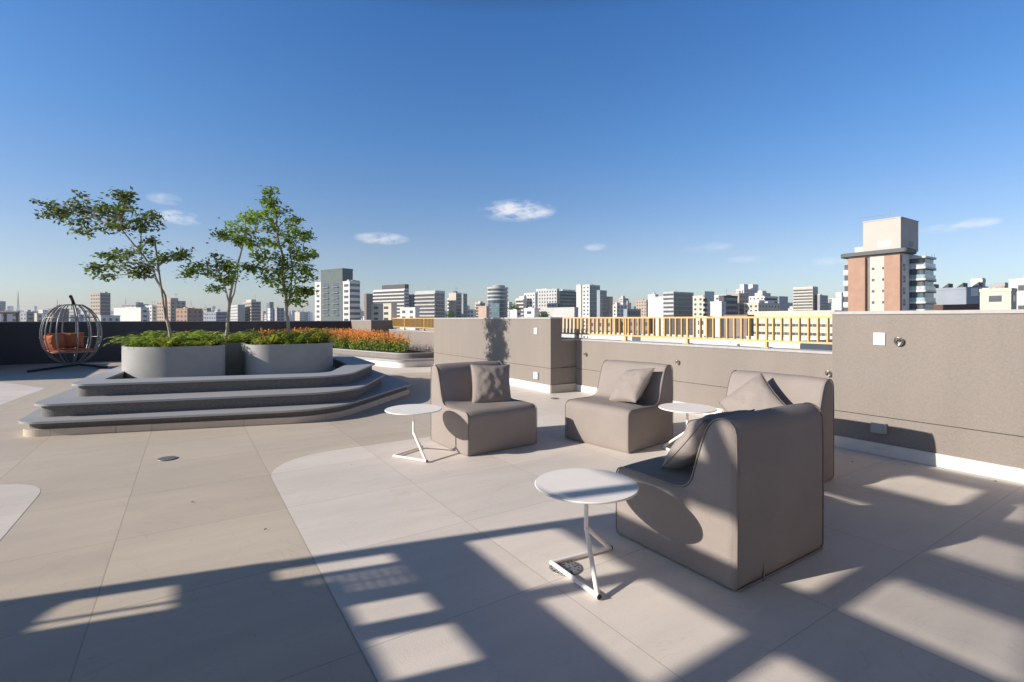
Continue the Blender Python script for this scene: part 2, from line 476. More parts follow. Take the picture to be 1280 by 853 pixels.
wall('low taupe parapet wall carrying the long gold railing behind the two far chairs',
     [(LX, LX+.22, 2.44, 7.6, -.01, .90), (5.66, LX, 2.22, 2.43, -.01, .90)], [(LX-.012, LX+.26, 2.453, 7.6, .90, .928)],
     [(LX-.014, LX, 2.44, 6.8, .004, .115)], [(LX, 2.44, 6.8, .40)])
w = wall('projecting taupe parapet wall with tree shadows on it, left of the gold railing',
     [(PX, PX+.24, 6.80, 11.64, -.01, 1.28)], [(PX-.012, PX+.252, 6.79, 11.652, 1.28, 1.31)],
     [(PX-.014, PX, 6.80, 11.64, .004, .14)], [(PX, 6.8, 11.64, .43)])
b = MB(); b.box(PX+.24, LX, 6.815, 7.05, -.01, .90); b.build('return_wall', M_STUCCO, w)
b = MB(); b.box(PX+.252, LX-.014, 6.80, 7.06, .90, .926); b.build('return_coping', M_COPE, w)
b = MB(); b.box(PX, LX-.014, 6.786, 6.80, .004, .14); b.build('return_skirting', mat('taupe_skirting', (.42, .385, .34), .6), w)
b = MB(); b.box(PX+.002, LX, 6.797, 6.81, .427, .433); b.build('groove', M_JOINT, w)
wall('low taupe parapet wall behind the orange flower bed with a short gold railing',
     [(LX, LX+.22, 11.3, 16.8, -.01, .90)], [(LX-.012, LX+.26, 11.3, 16.8, .90, .928)],
     [(LX-.014, LX, 11.3, 16.8, .004, .115)], [(LX, 11.3, 16.8, .40)])
w = wall('short lit taupe wall panel at the far corner between dark wall and short railing',
     [(PX, LX+.2, 16.8, 19.3, -.01, 1.22)], [(PX-.012, LX+.21, 16.79, 19.3, 1.22, 1.245)], [])
wall('long charcoal parapet wall along the back of the terrace behind trees and swing chair',
     [(-14, PX-.001, 19.3, 19.55, -.01, 1.19), (-14, -13.8, -8, 19.3, -.01, 1.19)], [(-14, PX-.02, 19.28, 19.57, 1.19, 1.21)], [], m=M_DARKST)
wall('plain parapet wall out of frame on the left that shades the far floor corner',
     [(-5.5, -5.2, 14.9, 19.28, -.01, 1.45)], [(-5.52, -5.18, 14.88, 19.27, 1.45, 1.48)], [], m=M_DARKST)

# gold railings
def railing(label, x, y0, y1, posts, zb=1.0, zt=1.312, base=.928, step=.1025):
    root = thing('gold_railing', label, 'railing', (x, y0, base))
    b = MB(); b.box(x-.02, x+.02, y0, y1, zt-.022, zt); b.build('top_rail', M_GOLD, root)
    b = MB(); b.box(x-.02, x+.02, y0, y1, zb, zb+.022); b.build('bottom_rail', M_GOLD, root)
    n = int((y1-y0)/step)
    me = None
    bars = [y0+(k+.5)*step for k in range(n)]
    for y in bars:
        if any(abs(y-p) < .03 for p in posts): continue
        if me is None:
            bb = MB(); bb.box(-.021, .021, -.0075, .0075, zb+.022-base, zt-.022-base)
            o = bb.build('baluster', M_GOLD); me = o.data
        else:
            o = bpy.data.objects.new('baluster', me); COL.objects.link(o)
        o.parent = root; o.location = (0, y-y0, 0)
    for y in posts:
        b = MB(); b.box(x-.022, x+.022, y-.014, y+.014, base+.008, zb-.001)
        b.box(x-.016, x+.016, y-.012, y+.012, zb+.023, zt-.023)
        b.build('post', M_GOLD, root)
        b = MB(); b.box(x-.05, x+.05, y-.045, y+.045, base, base+.008)
        b.build('base_plate', M_GOLD, root)
    return root
railing('long gold painted metal railing on the low wall behind the seating', 5.96, 2.46, 7.5, [3.416, 4.57, 5.76, 6.95])
railing('short gold painted metal railing seen behind the orange flower bed', 5.96, 11.4, 16.75, [12.4, 14.0, 15.6])

sb = thing('bounce_block', 'unseen cream block added behind the camera to bounce warm light', 'building', (1, -6.5, 0))  # unseen block put in to screen blue sky and bounce warm fill
b = MB(); b.box(-5, 5.3, -8.6, -5.2, 0, 5.4); b.build('walls', mat('bounce_cream', (.50, .42, .33), .9, .05, 2), sb)
b = MB(); b.box(-5.1, 5.38, -8.7, -5.1, 5.4, 5.6); b.build('roof_slab', M_COPE, sb)
b = MB(); b.box(.4, 1.4, -5.2, -5.16, .01, 2.1); b.build('door', M_STEEL, sb)

# small fittings on the walls
def wall_hook(label, p, r=.028):
    root = thing('wall_hook', label, 'hook', p, 0, 'metal hooks on the parapet walls')
    b = MB(); b.tube([(p[0], p[1], p[2]), (p[0]-.008, p[1], p[2])], r*.9, 14); b.build('back_plate', M_STEEL, root)
    ring = [(p[0]-.03-.012*math.sin(a), p[1]+r*.8*math.cos(a), p[2]+r*math.sin(a)) for a in [k*2*PI/14 for k in range(14)]]
    b = MB(); b.tube(ring, r*.24, 6, closed=True); b.tube([(p[0]-.006, p[1], p[2]), (p[0]-.034, p[1], p[2]+r*.6)], r*.3, 6); b.build('ring', M_STEEL, root)
for lab, x, y, X, r in (('large metal ring hook on the tall right wall beside the white plate', 1125, 427, WX, .036),
                 ('metal hook on the wall just above the rounded back of the rearmost right chair', 1037, 467, LX, .030),
                 ('metal hook on the low wall above the chair in front of the railing', 848, 453, LX, .030),
                 ('small metal hook on the low wall next to the shaded wall return', 733, 443, LX, .030)):
    wall_hook(lab, on_x(x, y, X), r)
def plate(name, label, cat, x0, x1, y0, y1, X, dep, m, m2):
    p = on_x(x0, y0, X); q = on_x(x1, y1, X)
    root = thing(name, label, cat, (X, (p.y+q.y)/2, q.z))
    b = MB(); b.box(X-dep, X, q.y, p.y, q.z, p.z); b.build('housing', m, root)
    b = MB(); w_ = abs(p.y-q.y)*.12; b.box(X-dep-.004, X-dep, q.y+w_, p.y-w_, q.z+w_, p.z-w_); b.build('cover', m2, root)
plate('wall_plate', 'square white plate high on the tall right wall', 'wall plate', 1092.5, 1107, 416, 432, WX, .012, M_PLASTIC, M_PLASTIC)
plate('socket_box', 'grey socket box low on the tall right wall in the chair shadow', 'socket box', 1091, 1109, 527, 542.5, WX, .045, M_GREYBOX, M_GREYBOX)
plate('socket_box', 'small white socket box low on the projecting wall beside the tree shadow', 'socket box', 668.5, 673.5, 465, 474, PX, .03, M_PLASTIC, M_PLASTIC)
plate('wall_plate', 'small white plate near the top of the projecting wall', 'wall plate', 668, 672, 410, 418, PX, .012, M_PLASTIC, M_PLASTIC)

# ------------------------------------------------------------------ floor drains
def drain(name, label, x, y, r):
    root = thing(name, label, 'floor drain', (x, y, .004))
    b = MB(); b.disc((x, y), r, .0045, .0085, 40, .001); b.build('grate', M_DRAIN, root)
    b = MB()
    for ring_r, n in ((.32, 6), (.62, 12), (.84, 18)):
        for k in range(n):
            a = 2*PI*k/n; cx, cy = x+r*ring_r*math.cos(a), y+r*ring_r*math.sin(a)
            if r > .1 and random.random() < .12: continue
            b.add([(cx+r*.07*math.cos(t)*(1.5 if k % 2 else .8), cy+r*.07*math.sin(t), .0089) for t in [j*PI/4 for j in range(8)]], [list(range(8))])
    o = b.build('slots', M_HOLE, root)
drain('floor_drain', 'round perforated metal floor drain under the nearest white side table', 1.62, 1.99, .082)
drain('floor_drain', 'small round floor drain in the beige paving left of the pale inlay', -.16, 5.53, .075)
drain('floor_drain', 'small round floor drain near the foot of the wall return behind the chairs', 4.93, 6.32, .07)

# ------------------------------------------------------------------ stepped podium
T1 = rpoly([(-1.56, 7.36, .26), (1.50, 6.38, .9), (3.22, 8.10, .10), (3.45, 11.8, .3), (-1.5, 12.6, .3)], 10)
T2 = rpoly([(-1.49, 7.56, .24), (1.84, 6.66, .75), (2.86, 8.42, .10), (3.05, 11.5, .3), (-.98, 12.2, .3)], 10)
T3 = rpoly([(-1.22, 7.98, .20), (1.88, 7.16, .6), (2.82, 8.82, .08), (2.98, 11.2, .25), (-.85, 11.9, .25)], 10)
T3I = rpoly([(-.93, 8.42, .08), (1.75, 7.66, .3), (2.36, 8.98, .08), (2.5, 10.8, .1), (-.6, 11.5, .1)], 10)
pod = thing('stepped_podium', 'low stepped podium with grey stone treads and rounded corners around the planters', 'podium', (.6, 9, 0))
b = MB(); b.prism(inset(T1, .035), .0, .078); b.build('tiled_plinth', M_BEIGE, pod)
for T, z, zl, name in ((T1, .17, .078, 'lower'), (T2, .325, .17, 'middle'), (T3, .485, .325, 'upper')):
    b = MB(); b.prism(inset(T, .085 if T is T1 else .06), zl, z-.024); b.build('riser', M_RISER, pod)
    b = MB()
    if T is T3:
        inn = T3I
        b.ring(T, inn, z-.024, z, smooth=False)
        o = b.build('tread', M_STEP, pod)
        rr = MB(); rr.ring(inset(T3I, -.05), inset(T3I, .002), .327, z-.025); rr.build('kerb', M_RISER, pod)
    else:
        b.prism(T, z-.024, z); o = b.build('tread', M_STEP, pod)
    bv = o.modifiers.new('bevel', 'BEVEL'); bv.width = .011; bv.segments = 3; bv.limit_method = 'ANGLE'; bv.angle_limit = R(50)
# the upper riser becomes a ring so that the bed round the planter stays sunken
for o in list(pod.children):
    if o.name.startswith('riser') and max(v.co.z for v in o.data.vertices) > .44 and o.name.startswith('riser'):
        rb = MB(); rb.ring(inset(T3, .06), inset(T3I, -.051), .326, .461)
        n_ = rb.build('riser', M_RISER, pod); bpy.data.objects.remove(o)

# lobed planter
OUT = rpoly([(-.87, 8.95, .80), (.50, 9.10, .10), (.50, 9.95, .08), (.80, 9.95, .08), (.80, 8.90, .42), (2.22, 8.94, .55),
             (2.22, 11.0, .5), (.85, 11.0, .3), (.85, 10.6, .1), (.45, 10.6, .1), (.45, 11.1, .3), (-.87, 11.1, .5)], 10)
pl = thing('concrete_planter', 'grey lobed concrete planter on the podium holding three small trees', 'planter', (.6, 9, .33))
b = MB(); b.ring(OUT, inset(OUT, .035), .327, .86, smooth=True); o = b.build('planter_wall', M_PLANTER, pl)
weld(o); o.modifiers.new('es', 'EDGE_SPLIT').split_angle = R(40)
b = MB(); b.prism(inset(OUT, .0355), .70, .80); b.build('soil', M_SOIL, pl)

# ------------------------------------------------------------------ low planter with orange flowers
fp = thing('bench_planter', 'low rounded rendered bench planter with white plinth holding orange flowers', 'planter', (4.8, 13, 0))
B1 = rpoly([(5.78, 12.40, .02), (5.78, 16.75, 0), (5.205, 16.75, 0), (5.205, 19.25, 0), (2.2, 19.25, 0), (3.45, 16.2, .1), (4.62, 12.45, .35)][::-1], 8)
B1 = B1 if sum(B1[i-1][0]*B1[i][1]-B1[i][0]*B1[i-1][1] for i in range(len(B1))) > 0 else B1[::-1]
b = MB(); b.prism(inset(B1, .03), .0, .155); b.build('plinth', M_SKIRT, fp)
b = MB(); b.prism(B1, .155, .205); b.build('step', M_STEP, fp)
FREG = rpoly([(5.12, 12.95, .1), (5.12, 19.1, 0), (2.7, 19.1, 0), (3.95, 16.3, .1), (4.95, 12.95, .3)])
B2 = inset(rpoly([(5.775, 12.80, .02), (5.775, 16.72, 0), (5.203, 16.72, 0), (5.203, 19.22, 0), (2.6, 19.22, 0), (3.85, 16.3, .1), (4.85, 12.75, .5)][::-1], 8), 0)
B2 = B2 if sum(B2[i-1][0]*B2[i][1]-B2[i][0]*B2[i-1][1] for i in range(len(B2))) > 0 else B2[::-1]
b = MB(); b.prism(B2, .206, .32); b.build('planter_body', M_STUCCO, fp)
b = MB(); b.ring(inset(B2, -.012), inset(B2, .10), .321, .35); b.build('rim', M_STEP, fp)
b = MB(); b.prism(inset(B2, .10), .322, .336); b.build('soil', M_SOIL, fp)

# ------------------------------------------------------------------ lounge chairs
CW, CDp, CHt = .81, .78, .80
def prof_raw():
    P = [(0.012, 0.0), (0, .03), (0, .33)]
    P += [(.06-.06*math.cos(a), .345+.06*math.sin(a)) for a in [R(x) for x in (15, 35, 55, 75, 90)]]
    P += [(.20, .408), (.34, .404), (.43, .404), (.475, .412), (.505, .430), (.525, .46), (.54, .50), (.56, .57), (.585, .65), (.607, .71)]
    P += [(.625, .75), (.65, .78), (.685, .797), (.715, .80), (.745, .79), (.768, .765), (.778, .73)]
    P += [(.782, .55), (.782, .30), (.780, .03), (.768, 0)]
    return P
def resample(P, n):
    L = [0]
    for i in range(1, len(P)): L.append(L[-1]+math.dist(P[i-1], P[i]))
    out = []
    for k in range(n):
        t = L[-1]*k/(n-1); j = max(i for i in range(len(L)) if L[i] <= t+1e-9); j = min(j, len(P)-2)
        f = (t-L[j])/(L[j+1]-L[j]); out.append((P[j][0]+(P[j+1][0]-P[j][0])*f, P[j][1]+(P[j+1][1]-P[j][1])*f))
    return out
PROF = resample(prof_raw(), 90)
STAR = (.62, .22)
def chair_body(seed):
    """profile swept across the width; ends rounded, faces slightly puffed, faint creases"""
    mb = MB(); W = CW/2
    st = []
    for t in (0, .25, .6, 1.0): st.append((-W+.018*(1-math.cos(t*PI/2)), .018*(1-math.sin(t*PI/2))))
    nm = 18
    for k in range(1, nm): st.append((-W+.018+(CW-.036)*k/nm, 0))
    for t in (1.0, .6, .25, 0): st.append((W-.018*(1-math.cos(t*PI/2)), .018*(1-math.sin(t*PI/2))))
    n = len(PROF)
    def nrm(i):
        a, b_ = PROF[max(i-1, 0)], PROF[min(i+1, n-1)]
        d = Vector((b_[0]-a[0], b_[1]-a[1])).normalized()
        return Vector((-d.y, d.x))
    N = [nrm(i) for i in range(n)]
    vs = []
    for x, ins in st:
        u = x/W
        for i, (py, pz) in enumerate(PROF):
            puff = .010*(1-u**4)*min(1, pz/.1)
            if py > .77: puff *= 1.2
            cr = 0
            if .2 < py < .6 and pz < .5: cr = .004*noise.noise(Vector((x*16+seed, py*9, pz*7)))
            cr += .0035*noise.noise(Vector((x*5+seed, py*5, pz*5)))
            q = Vector((py, pz))+N[i]*(puff+cr-ins)
            vs.append((x, q.x, max(q.y, .0)))
    fs = [(s*n+i, s*n+i+1, (s+1)*n+i+1, (s+1)*n+i) for s in range(len(st)-1) for i in range(n-1)]
    mb.add(vs, fs, 0, True)
    # end caps: concentric rings towards a point inside the L
    for side, s in ((-1, 0), (1, len(st)-1)):
        rings = [vs[s*n:(s+1)*n]]
        for sc in (.985, .93, .8, .6, .35, .1):
            rr = []
            for (x, y, z) in rings[0]:
                y2 = STAR[0]+(y-STAR[0])*sc; z2 = STAR[1]+(z-STAR[1])*sc
                pf = .003+.010*(1-sc)**.5+.005*noise.noise(Vector((y2*4+seed, z2*4, side)))+.004*(1-z2)*noise.noise(Vector((y2*5+z2*9+seed, z2*16-y2*4, side)))
                rr.append((side*(W+pf) if sc < .98 else side*(W+.0015), y2, z2))
            rings.append(rr)
        allv = [p for r_ in rings for p in r_]
        fs = [(k*n+i, k*n+(i+1) % n, (k+1)*n+(i+1) % n, (k+1)*n+i) for k in range(len(rings)-1) for i in range(n)]
        fs.append([(len(rings)-1)*n+i for i in range(n)])
        mb.add(allv, fs, 0, True)
    return mb
def make_chair(label):
    root = thing('lounge_chair', label, 'armless chair', (0, 0, 0), 0, 'taupe armless lounge chairs')
    o = chair_body(3.1).build('upholstered_body', M_FABRIC, root)
    weld(o, .0003)
    for side in (-1, 1):
        x = side*(CW/2-.002)
        b = MB(); b.tube([(x, y, max(z, .006)) for y, z in resample(prof_raw(), 120)], .0042, 6); b.build('piping', M_PIPING, root)
    b = MB()
    for side in (-1, 1):
        b.tube([(side*(CW/2-.004), .02, .008), (side*(CW/2-.004), .765, .008)], .005, 6)
    b.tube([(-CW/2+.01, .782, .008), (CW/2-.01, .782, .008)], .005, 6); b.build('hem_piping', M_PIPING, root)
    b = MB(); b.box(.19, .197, .7835, .790, .0, .13); b.build('rear_zip_flap', M_PIPING, root)
    for sx in (-1, 1):
        for sy in (.06, .72):
            pass
    return root
# chair local frame: front edge at y=0 facing -y, back at y=+CDp
def chair_at(root_or_none, fx, fy, face, label):
    """fx,fy = middle of the front edge on the floor; face = angle of the facing direction"""
    rz = face+PI/2
    if root_or_none is None:
        c = make_chair(label); c.location = (fx, fy, .004); c.rotation_euler = (0, 0, rz); return c
    return dup(root_or_none, (fx, fy, .004), rz, label)
c1 = chair_at(None, 2.575, 4.095, R(-88), 'taupe armless lounge chair at left of the group with dark shaded front face')
c2 = chair_at(c1, 3.435, 3.745, R(188), 'taupe armless lounge chair with sunlit front, in the middle before the gold railing')
c3 = chair_at(c1, 3.55, 2.335, R(180), 'taupe armless lounge chair mostly hidden behind the nearest chair')
c4 = chair_at(c1, 2.545, 2.15, R(90), 'nearest taupe armless lounge chair seen from its back and side')

# pillows
def pillow_mesh(seed, w=.46, h=.46, t=.085):
    mb = MB(); n = 34; vs = []
    for side in (1, -1):
        for j in range(n+1):
            for i in range(n+1):
                u, v = 2*i/n-1, 2*j/n-1
                pin = 1-.075*(1-abs(v)**2)*abs(u)**3; pin2 = 1-.075*(1-abs(u)**2)*abs(v)**3
                x = u*w/2*pin; z = v*h/2*pin2
                th = t*((1-abs(u)**2.6)*(1-abs(v)**2.6))**.55
                e = max(abs(u), abs(v))
                wr = .010*noise.noise(Vector((u*3.2+seed, v*3.2, side)))*th/t
                ang = math.atan2(v, u); cr = .011*noise.noise(Vector((ang*2.2+seed, e*1.2, seed)))*min(1, max(0, (e-.3)*2))*(1-e**5)+.004*noise.noise(Vector(((u+v)*9+seed, (u-v)*2.5, 3)))*(1-e**4)
                sag = .012*(1-v)*(1-u*u)
                vs.append((x, side*(th+wr+cr)+sag*.0, z))
    m = (n+1)**2
    fs = []
    for s in range(2):
        for j in range(n):
            for i in range(n):
                a = s*m+j*(n+1)+i
                fs.append((a, a+1, a+n+2, a+n+1) if s == 0 else (a, a+n+1, a+n+2, a+1))
    mb.add(vs, fs, 0, True)
    return mb
def pillow(label, loc, rot, seed, size=.44):
    root = thing('throw_pillow', label, 'pillow', loc, 0, 'taupe throw pillows on the chairs')
    mb = pillow_mesh(seed, size, size)
    o = mb.build('pillow_cover', M_PILLOW); weld(o, .0006)
    o.parent = root
    rim = []
    n = 40
    for k in range(4*n):
        s_, t_ = divmod(k, n); q = 2*t_/n-1
        u, v = [(q, -1), (1, q), (-q, 1), (-1, -q)][s_]
        pin = 1-.075*(1-abs(v)**2)*abs(u)**3; pin2 = 1-.075*(1-abs(u)**2)*abs(v)**3
        rim.append((u*size/2*pin, 0, v*size/2*pin2))
    e = MB(); e.tube(rim, .0035, 5, closed=True); s2 = e.build('seam', M_PIPING); s2.parent = root
    root.rotation_euler = rot
    return root
# (location, lean, turn)
pillow('square taupe throw pillow standing upright on the left chair', (2.68, 4.52, .59), (R(-20), R(3), R(-14)), 1.3)
pillow('square taupe throw pillow lying back on the middle chair before the railing', (3.88, 3.68, .585), (R(-42), R(-8), R(-96)), 4.2)
pillow('square taupe throw pillow with raised corner on the half hidden chair', (3.90, 2.36, .565), (R(-42), R(-40), R(-62)), 7.7)
pillow('square taupe throw pillow in the dark inner corner of the nearest chair', (2.46, 1.755, .60), (R(-42), R(2), R(178)), 9.1, .44)

# ------------------------------------------------------------------ white side tables
def make_table(label):
    root = thing('side_table', label, 'side table', (0, 0, 0), 0, 'round white side tables')
    A, K, B = Vector((.25, .09, .013)), Vector((-.12, .13, .013)), Vector((-.135, -.23, .013))
    V = Vector((0, 0, .215))
    b = MB(); b.disc((0, 0), .262, .428, .438, 64, .003); b.build('tabletop', M_TABLE, root)
    b = MB(); b.disc((0, 0), .06, .421, .428, 24, .001); b.build('mounting_plate', M_TABLE, root)
    b = MB(); b.tube([V-Vector((0, 0, .012)), (0, 0, .421)], .0115, 12); b.build('stem', M_TABLE, root)
    for P in (A, B):
        b = MB(); b.tube([P, P+(V-P)*.97], .0115, 12); b.build('leg', M_TABLE, root)
        b = MB(); d = (K-P).normalized(); b.tube([P-d*.014, P-d*.008], .012, 12); b.build('end_cap', M_RUBBER, root)
        b = MB(); b.tube([K-d*0+(d*.0), P-d*.008] if P is A else [K+d*.008, P-d*.008], .0115, 12); b.build('floor_bar', M_TABLE, root)
    return root
def rot_for(kx, ky):   # rotation that points the corner foot (local -.12,.13) the given way
    return math.atan2(ky, kx)-math.atan2(.13, -.12)
t1 = make_table('nearest round white side table with a band of shadow over its top')
t1.location = (1.70, 1.918, .004)
t2 = dup(t1, (1.765, 4.395, .004), rot_for(-.168, .045), 'round white side table beside the left chair')
t3 = dup(t1, (3.965, 3.045, .004), rot_for(-.16, -.09), 'round white side table between the middle chair and the half hidden chair')

# ------------------------------------------------------------------ trees in the planter
def leaf(mb, p, size, rnd, mi=0):
    d = Vector((rnd.gauss(0, 1), rnd.gauss(0, 1), rnd.gauss(-.15, .5))).normalized()
    u = d.cross(Vector((rnd.gauss(0, .5), rnd.gauss(0, .5), 1))).normalized()
    w = size*.34
    n_ = d.cross(u)
    a, b_, c, e = p, p+d*size*.5+u*w+n_*size*.06, p+d*size, p+d*size*.5-u*w+n_*size*.06
    mb.add([a, b_, c, e], [(0, 1, 2), (0, 2, 3)], mi)
def tree(label, trunk, D, pads, m_leaf, dens, lsize, rad0, stake=None, seed=1, extra=()):
    rnd = random.Random(seed)
    P = [at_d(x, y, D) for x, y in trunk]
    base = P[0]
    root = thing('young_tree', label, 'tree', base)
    # natural wobble in depth
    for i in range(1, len(P)): P[i] = P[i]+Vector((S_, C_, 0))*rnd.uniform(-.06, .06)
    n = len(P)
    def smooth(Q):
        out = []
        for i in range(len(Q)-1):
            for k in range(4):
                out.append(Q[i].lerp(Q[i+1], k/4)+Vector((rnd.gauss(0, .004), rnd.gauss(0, .004), 0)))
        return out+[Q[-1]]
    SP = smooth(P)
    b = MB(); b.tube(SP, [rad0*(1-.72*i/(len(SP)-1)) for i in range(len(SP))], 9); b.build('trunk', M_BARK, root)
    for ex in extra:
        Q = smooth([at_d(x, y, D+dz) for x, y, dz in ex])
        b = MB(); b.tube(Q, [rad0*.55*(1-.6*i/(len(Q)-1)) for i in range(len(Q))], 7); b.build('limb', M_BARK, root); SP = SP+Q
    if stake:
        b = MB(); b.tube([at_d(*stake[0], D-.05), at_d(*stake[1], D-.05)], .013, 6); b.build('stake', M_STAKE, root)
    cr = MB()
    for (x, y, rx, ry) in pads:
        rx *= .86; ry *= .9
        br = MB()
        for rep in (0, 1):
            dz = rnd.uniform(-1, 1)*rx*.8*D/F
            c = at_d(x, y, D+dz)
            if rep == 0:
                low = [q for q in SP if q.z < c.z+.05] or SP
                anchor = min(low, key=lambda q: (q-c).length+abs(q.z-(c.z-.25))*.4)
                mid = anchor.lerp(c, .5)+Vector((rnd.uniform(-.04, .04), rnd.uniform(-.04, .04), .05))
                br.tube([anchor, mid, c], [.012, .008, .004], 5); c0 = c
            k = max(3, int(rx*ry/34))
            for j in range(k):
                a = rnd.uniform(0, 2*PI); q = rnd.random()**.5
                cc = c+(Vector((C_, -S_, 0))*math.cos(a)*rx*q+Vector((S_, C_, 0))*rnd.uniform(-.8, .8)*rx)*D/F+Vector((0, 0, math.sin(a)*ry*q*D/F))
                br.tube([c0.lerp(cc, .02), c0.lerp(cc, .6)+Vector((0, 0, .015)), cc], [.0045, .003, .0015], 3)
                sz = rnd.uniform(.04, .075)
                for _ in range(int(dens*rnd.uniform(.6, 1.3))):
                    p = cc+Vector((rnd.gauss(0, sz), rnd.gauss(0, sz), rnd.gauss(0, sz*.55)))
                    leaf(cr, p, lsize*rnd.uniform(.6, 1.15), rnd)
        br.build('branch', M_BARK, root)
    cr.build('crown', m_leaf, root, recalc=False)
    return root
tree('slanting young tree with flat dark layered foliage at the left end of the planter',
     [(213, 422), (211, 400), (206, 370), (198, 352), (189, 335), (178, 318), (167, 303), (156, 288), (150, 272)], 8.0,
     [(66, 257, 16, 8), (78, 270, 16, 8), (62, 269, 12, 5), (92, 262, 16, 11), (108, 256, 14, 12), (106, 276, 16, 10), (107, 289, 12, 7), (124, 266, 16, 12), (140, 262, 20, 10),
      (148, 276, 22, 10), (138, 285, 14, 6), (160, 256, 14, 8), (160, 243, 10, 4), (150, 246, 8, 4), (186, 279, 14, 8), (194, 270, 9, 6), (176, 285, 10, 5),
      (134, 320, 16, 7), (152, 322, 18, 8), (172, 318, 16, 9), (143, 333, 20, 6), (166, 335, 18, 7), (122, 334, 12, 4), (134, 345, 12, 3), (182, 333, 10, 8), (172, 342, 8, 4),
      (214, 320, 13, 4), (228, 318, 10, 3), (204, 325, 9, 4), (188, 300, 3, 3)],
     M_LEAF1, 21, .074, .024, stake=((207, 400), (193, 299)), seed=3,
     extra=([(209, 395, 0), (206, 375, .05), (200, 350, .05), (196, 335, 0)], [(176, 316, 0), (176, 300, .1), (177, 286, .1)]))
tree('middle young tree with open forked pale stems and foliage on the left',
     [(283, 424), (284, 400), (286, 372), (290, 350), (295, 330), (300, 315), (304, 300), (309, 285)], 8.4,
     [(246, 338, 14, 5), (236, 343, 8, 4), (258, 332, 14, 7), (270, 326, 14, 10), (282, 331, 14, 8), (268, 342, 12, 6), (275, 353, 14, 7), (268, 360, 8, 4), (290, 344, 9, 9), (293, 334, 8, 8),
      (288, 291, 14, 7), (280, 296, 10, 5), (300, 284, 14, 9), (306, 296, 14, 7), (314, 304, 12, 6), (296, 300, 10, 5), (308, 272, 10, 6)],
     M_LEAF2, 22, .070, .026, seed=5, extra=([(286, 378, 0), (280, 355, -.1), (274, 340, -.1)], [(286, 385, 0), (292, 368, .1), (297, 345, .1), (296, 328, .1)]))
tree('tallest young tree with dense green crown at the right end of the planter',
     [(361, 424), (360, 400), (358, 372), (354, 345), (352, 320), (349, 298), (346, 275), (341, 255), (337, 240)], 8.8,
     [(337, 240, 7, 7), (336, 250, 10, 7), (342, 259, 16, 7), (330, 268, 14, 8), (316, 272, 14, 6), (352, 266, 16, 8), (366, 272, 11, 7), (340, 280, 18, 8), (322, 288, 18, 9), (358, 286, 18, 9),
      (374, 292, 13, 7), (383, 294, 7, 4), (345, 300, 18, 9), (328, 306, 16, 8), (366, 306, 16, 8), (340, 318, 18, 8), (322, 322, 12, 7), (380, 318, 14, 8), (362, 322, 18, 9), (388, 320, 7, 5),
      (325, 336, 16, 7), (312, 336, 9, 4), (345, 336, 18, 9), (372, 336, 18, 10), (386, 338, 9, 6), (336, 350, 16, 6), (356, 350, 20, 9), (378, 352, 16, 9), (350, 364, 14, 5), (372, 366, 16, 8), (386, 362, 8, 5), (368, 375, 9, 3)],
     M_LEAF2, 26, .074, .030, seed=9, extra=([(359, 385, 0), (364, 360, .12), (366, 335, .12), (362, 315, .1)],))

# ------------------------------------------------------------------ planting
def rosette_mesh(seed, kind):
    """arching pinnate fronds (fern) or straps"""
    rnd = random.Random(seed); mb = MB()
    nf = rnd.randint(13, 18)
    for k in range(nf):
        a = 2*PI*k/nf+rnd.uniform(-.3, .3); L = rnd.uniform(.22, .48); lift = rnd.uniform(.75, 1.45)
        d = Vector((math.cos(a), math.sin(a), 0)); s = Vector((-d.y, d.x, 0))
        pts = []
        for i in range(9):
            t = i/8
            pts.append(d*L*t*math.cos(lift*(1-t*.4))*1.05+Vector((0, 0, L*(math.sin(lift)*t-.55*t*t*t))))
        if kind == 0:
            for i in range(1, 9):
                w = .075*math.sin(PI*min(1, .18+i/9*.85))
                for sg in (-1, 1):
                    p = pts[i]; q = p+s*sg*w+d*.03+Vector((0, 0, -.012))
                    mb.add([pts[i-1].lerp(p, .45), p+d*.006, q], [(0, 1, 2)])
        else:
            vs = []
            for i, p in enumerate(pts):
                w = .017*math.sin(PI*(.12+.88*i/8)) if i < 8 else .001
                vs += [p-s*w, p+s*w]
            mb.add(vs, [(2*i, 2*i+1, 2*i+3, 2*i+2) for i in range(8)])
    return mb
protos = {}
def plant(name, label, cat, grp, key, seed, kind, m, loc, rz, sc):
    k = (key, seed)
    if k not in protos:
        o = rosette_mesh(seed, kind).build(name, m, recalc=False); protos[k] = o.data
    else:
        o = bpy.data.objects.new(name, protos[k]); COL.objects.link(o)
    o.location = loc; o.rotation_euler = (0, 0, rz); o.scale = (sc, sc, sc)
    tag(o, label, cat, grp)
def inside(p, poly):
    x, y = p; r = False; j = len(poly)-1
    for i in range(len(poly)):
        xi, yi = poly[i]; xj, yj = poly[j]
        if (yi > y) != (yj > y) and x < (xj-xi)*(y-yi)/(yj-yi)+xi: r = not r
        j = i
    return r
rnd = random.Random(21)
INN = inset(OUT, .15)
spots = []
tries = 0
while len(spots) < 95 and tries < 9000:
    tries += 1
    p = (rnd.uniform(-.85, 2.2), rnd.uniform(8.9, 11.1))
    if not inside(p, INN): continue
    if min([math.dist(p, q) for q in spots] or [9]) < .155: continue
    spots.append(p)
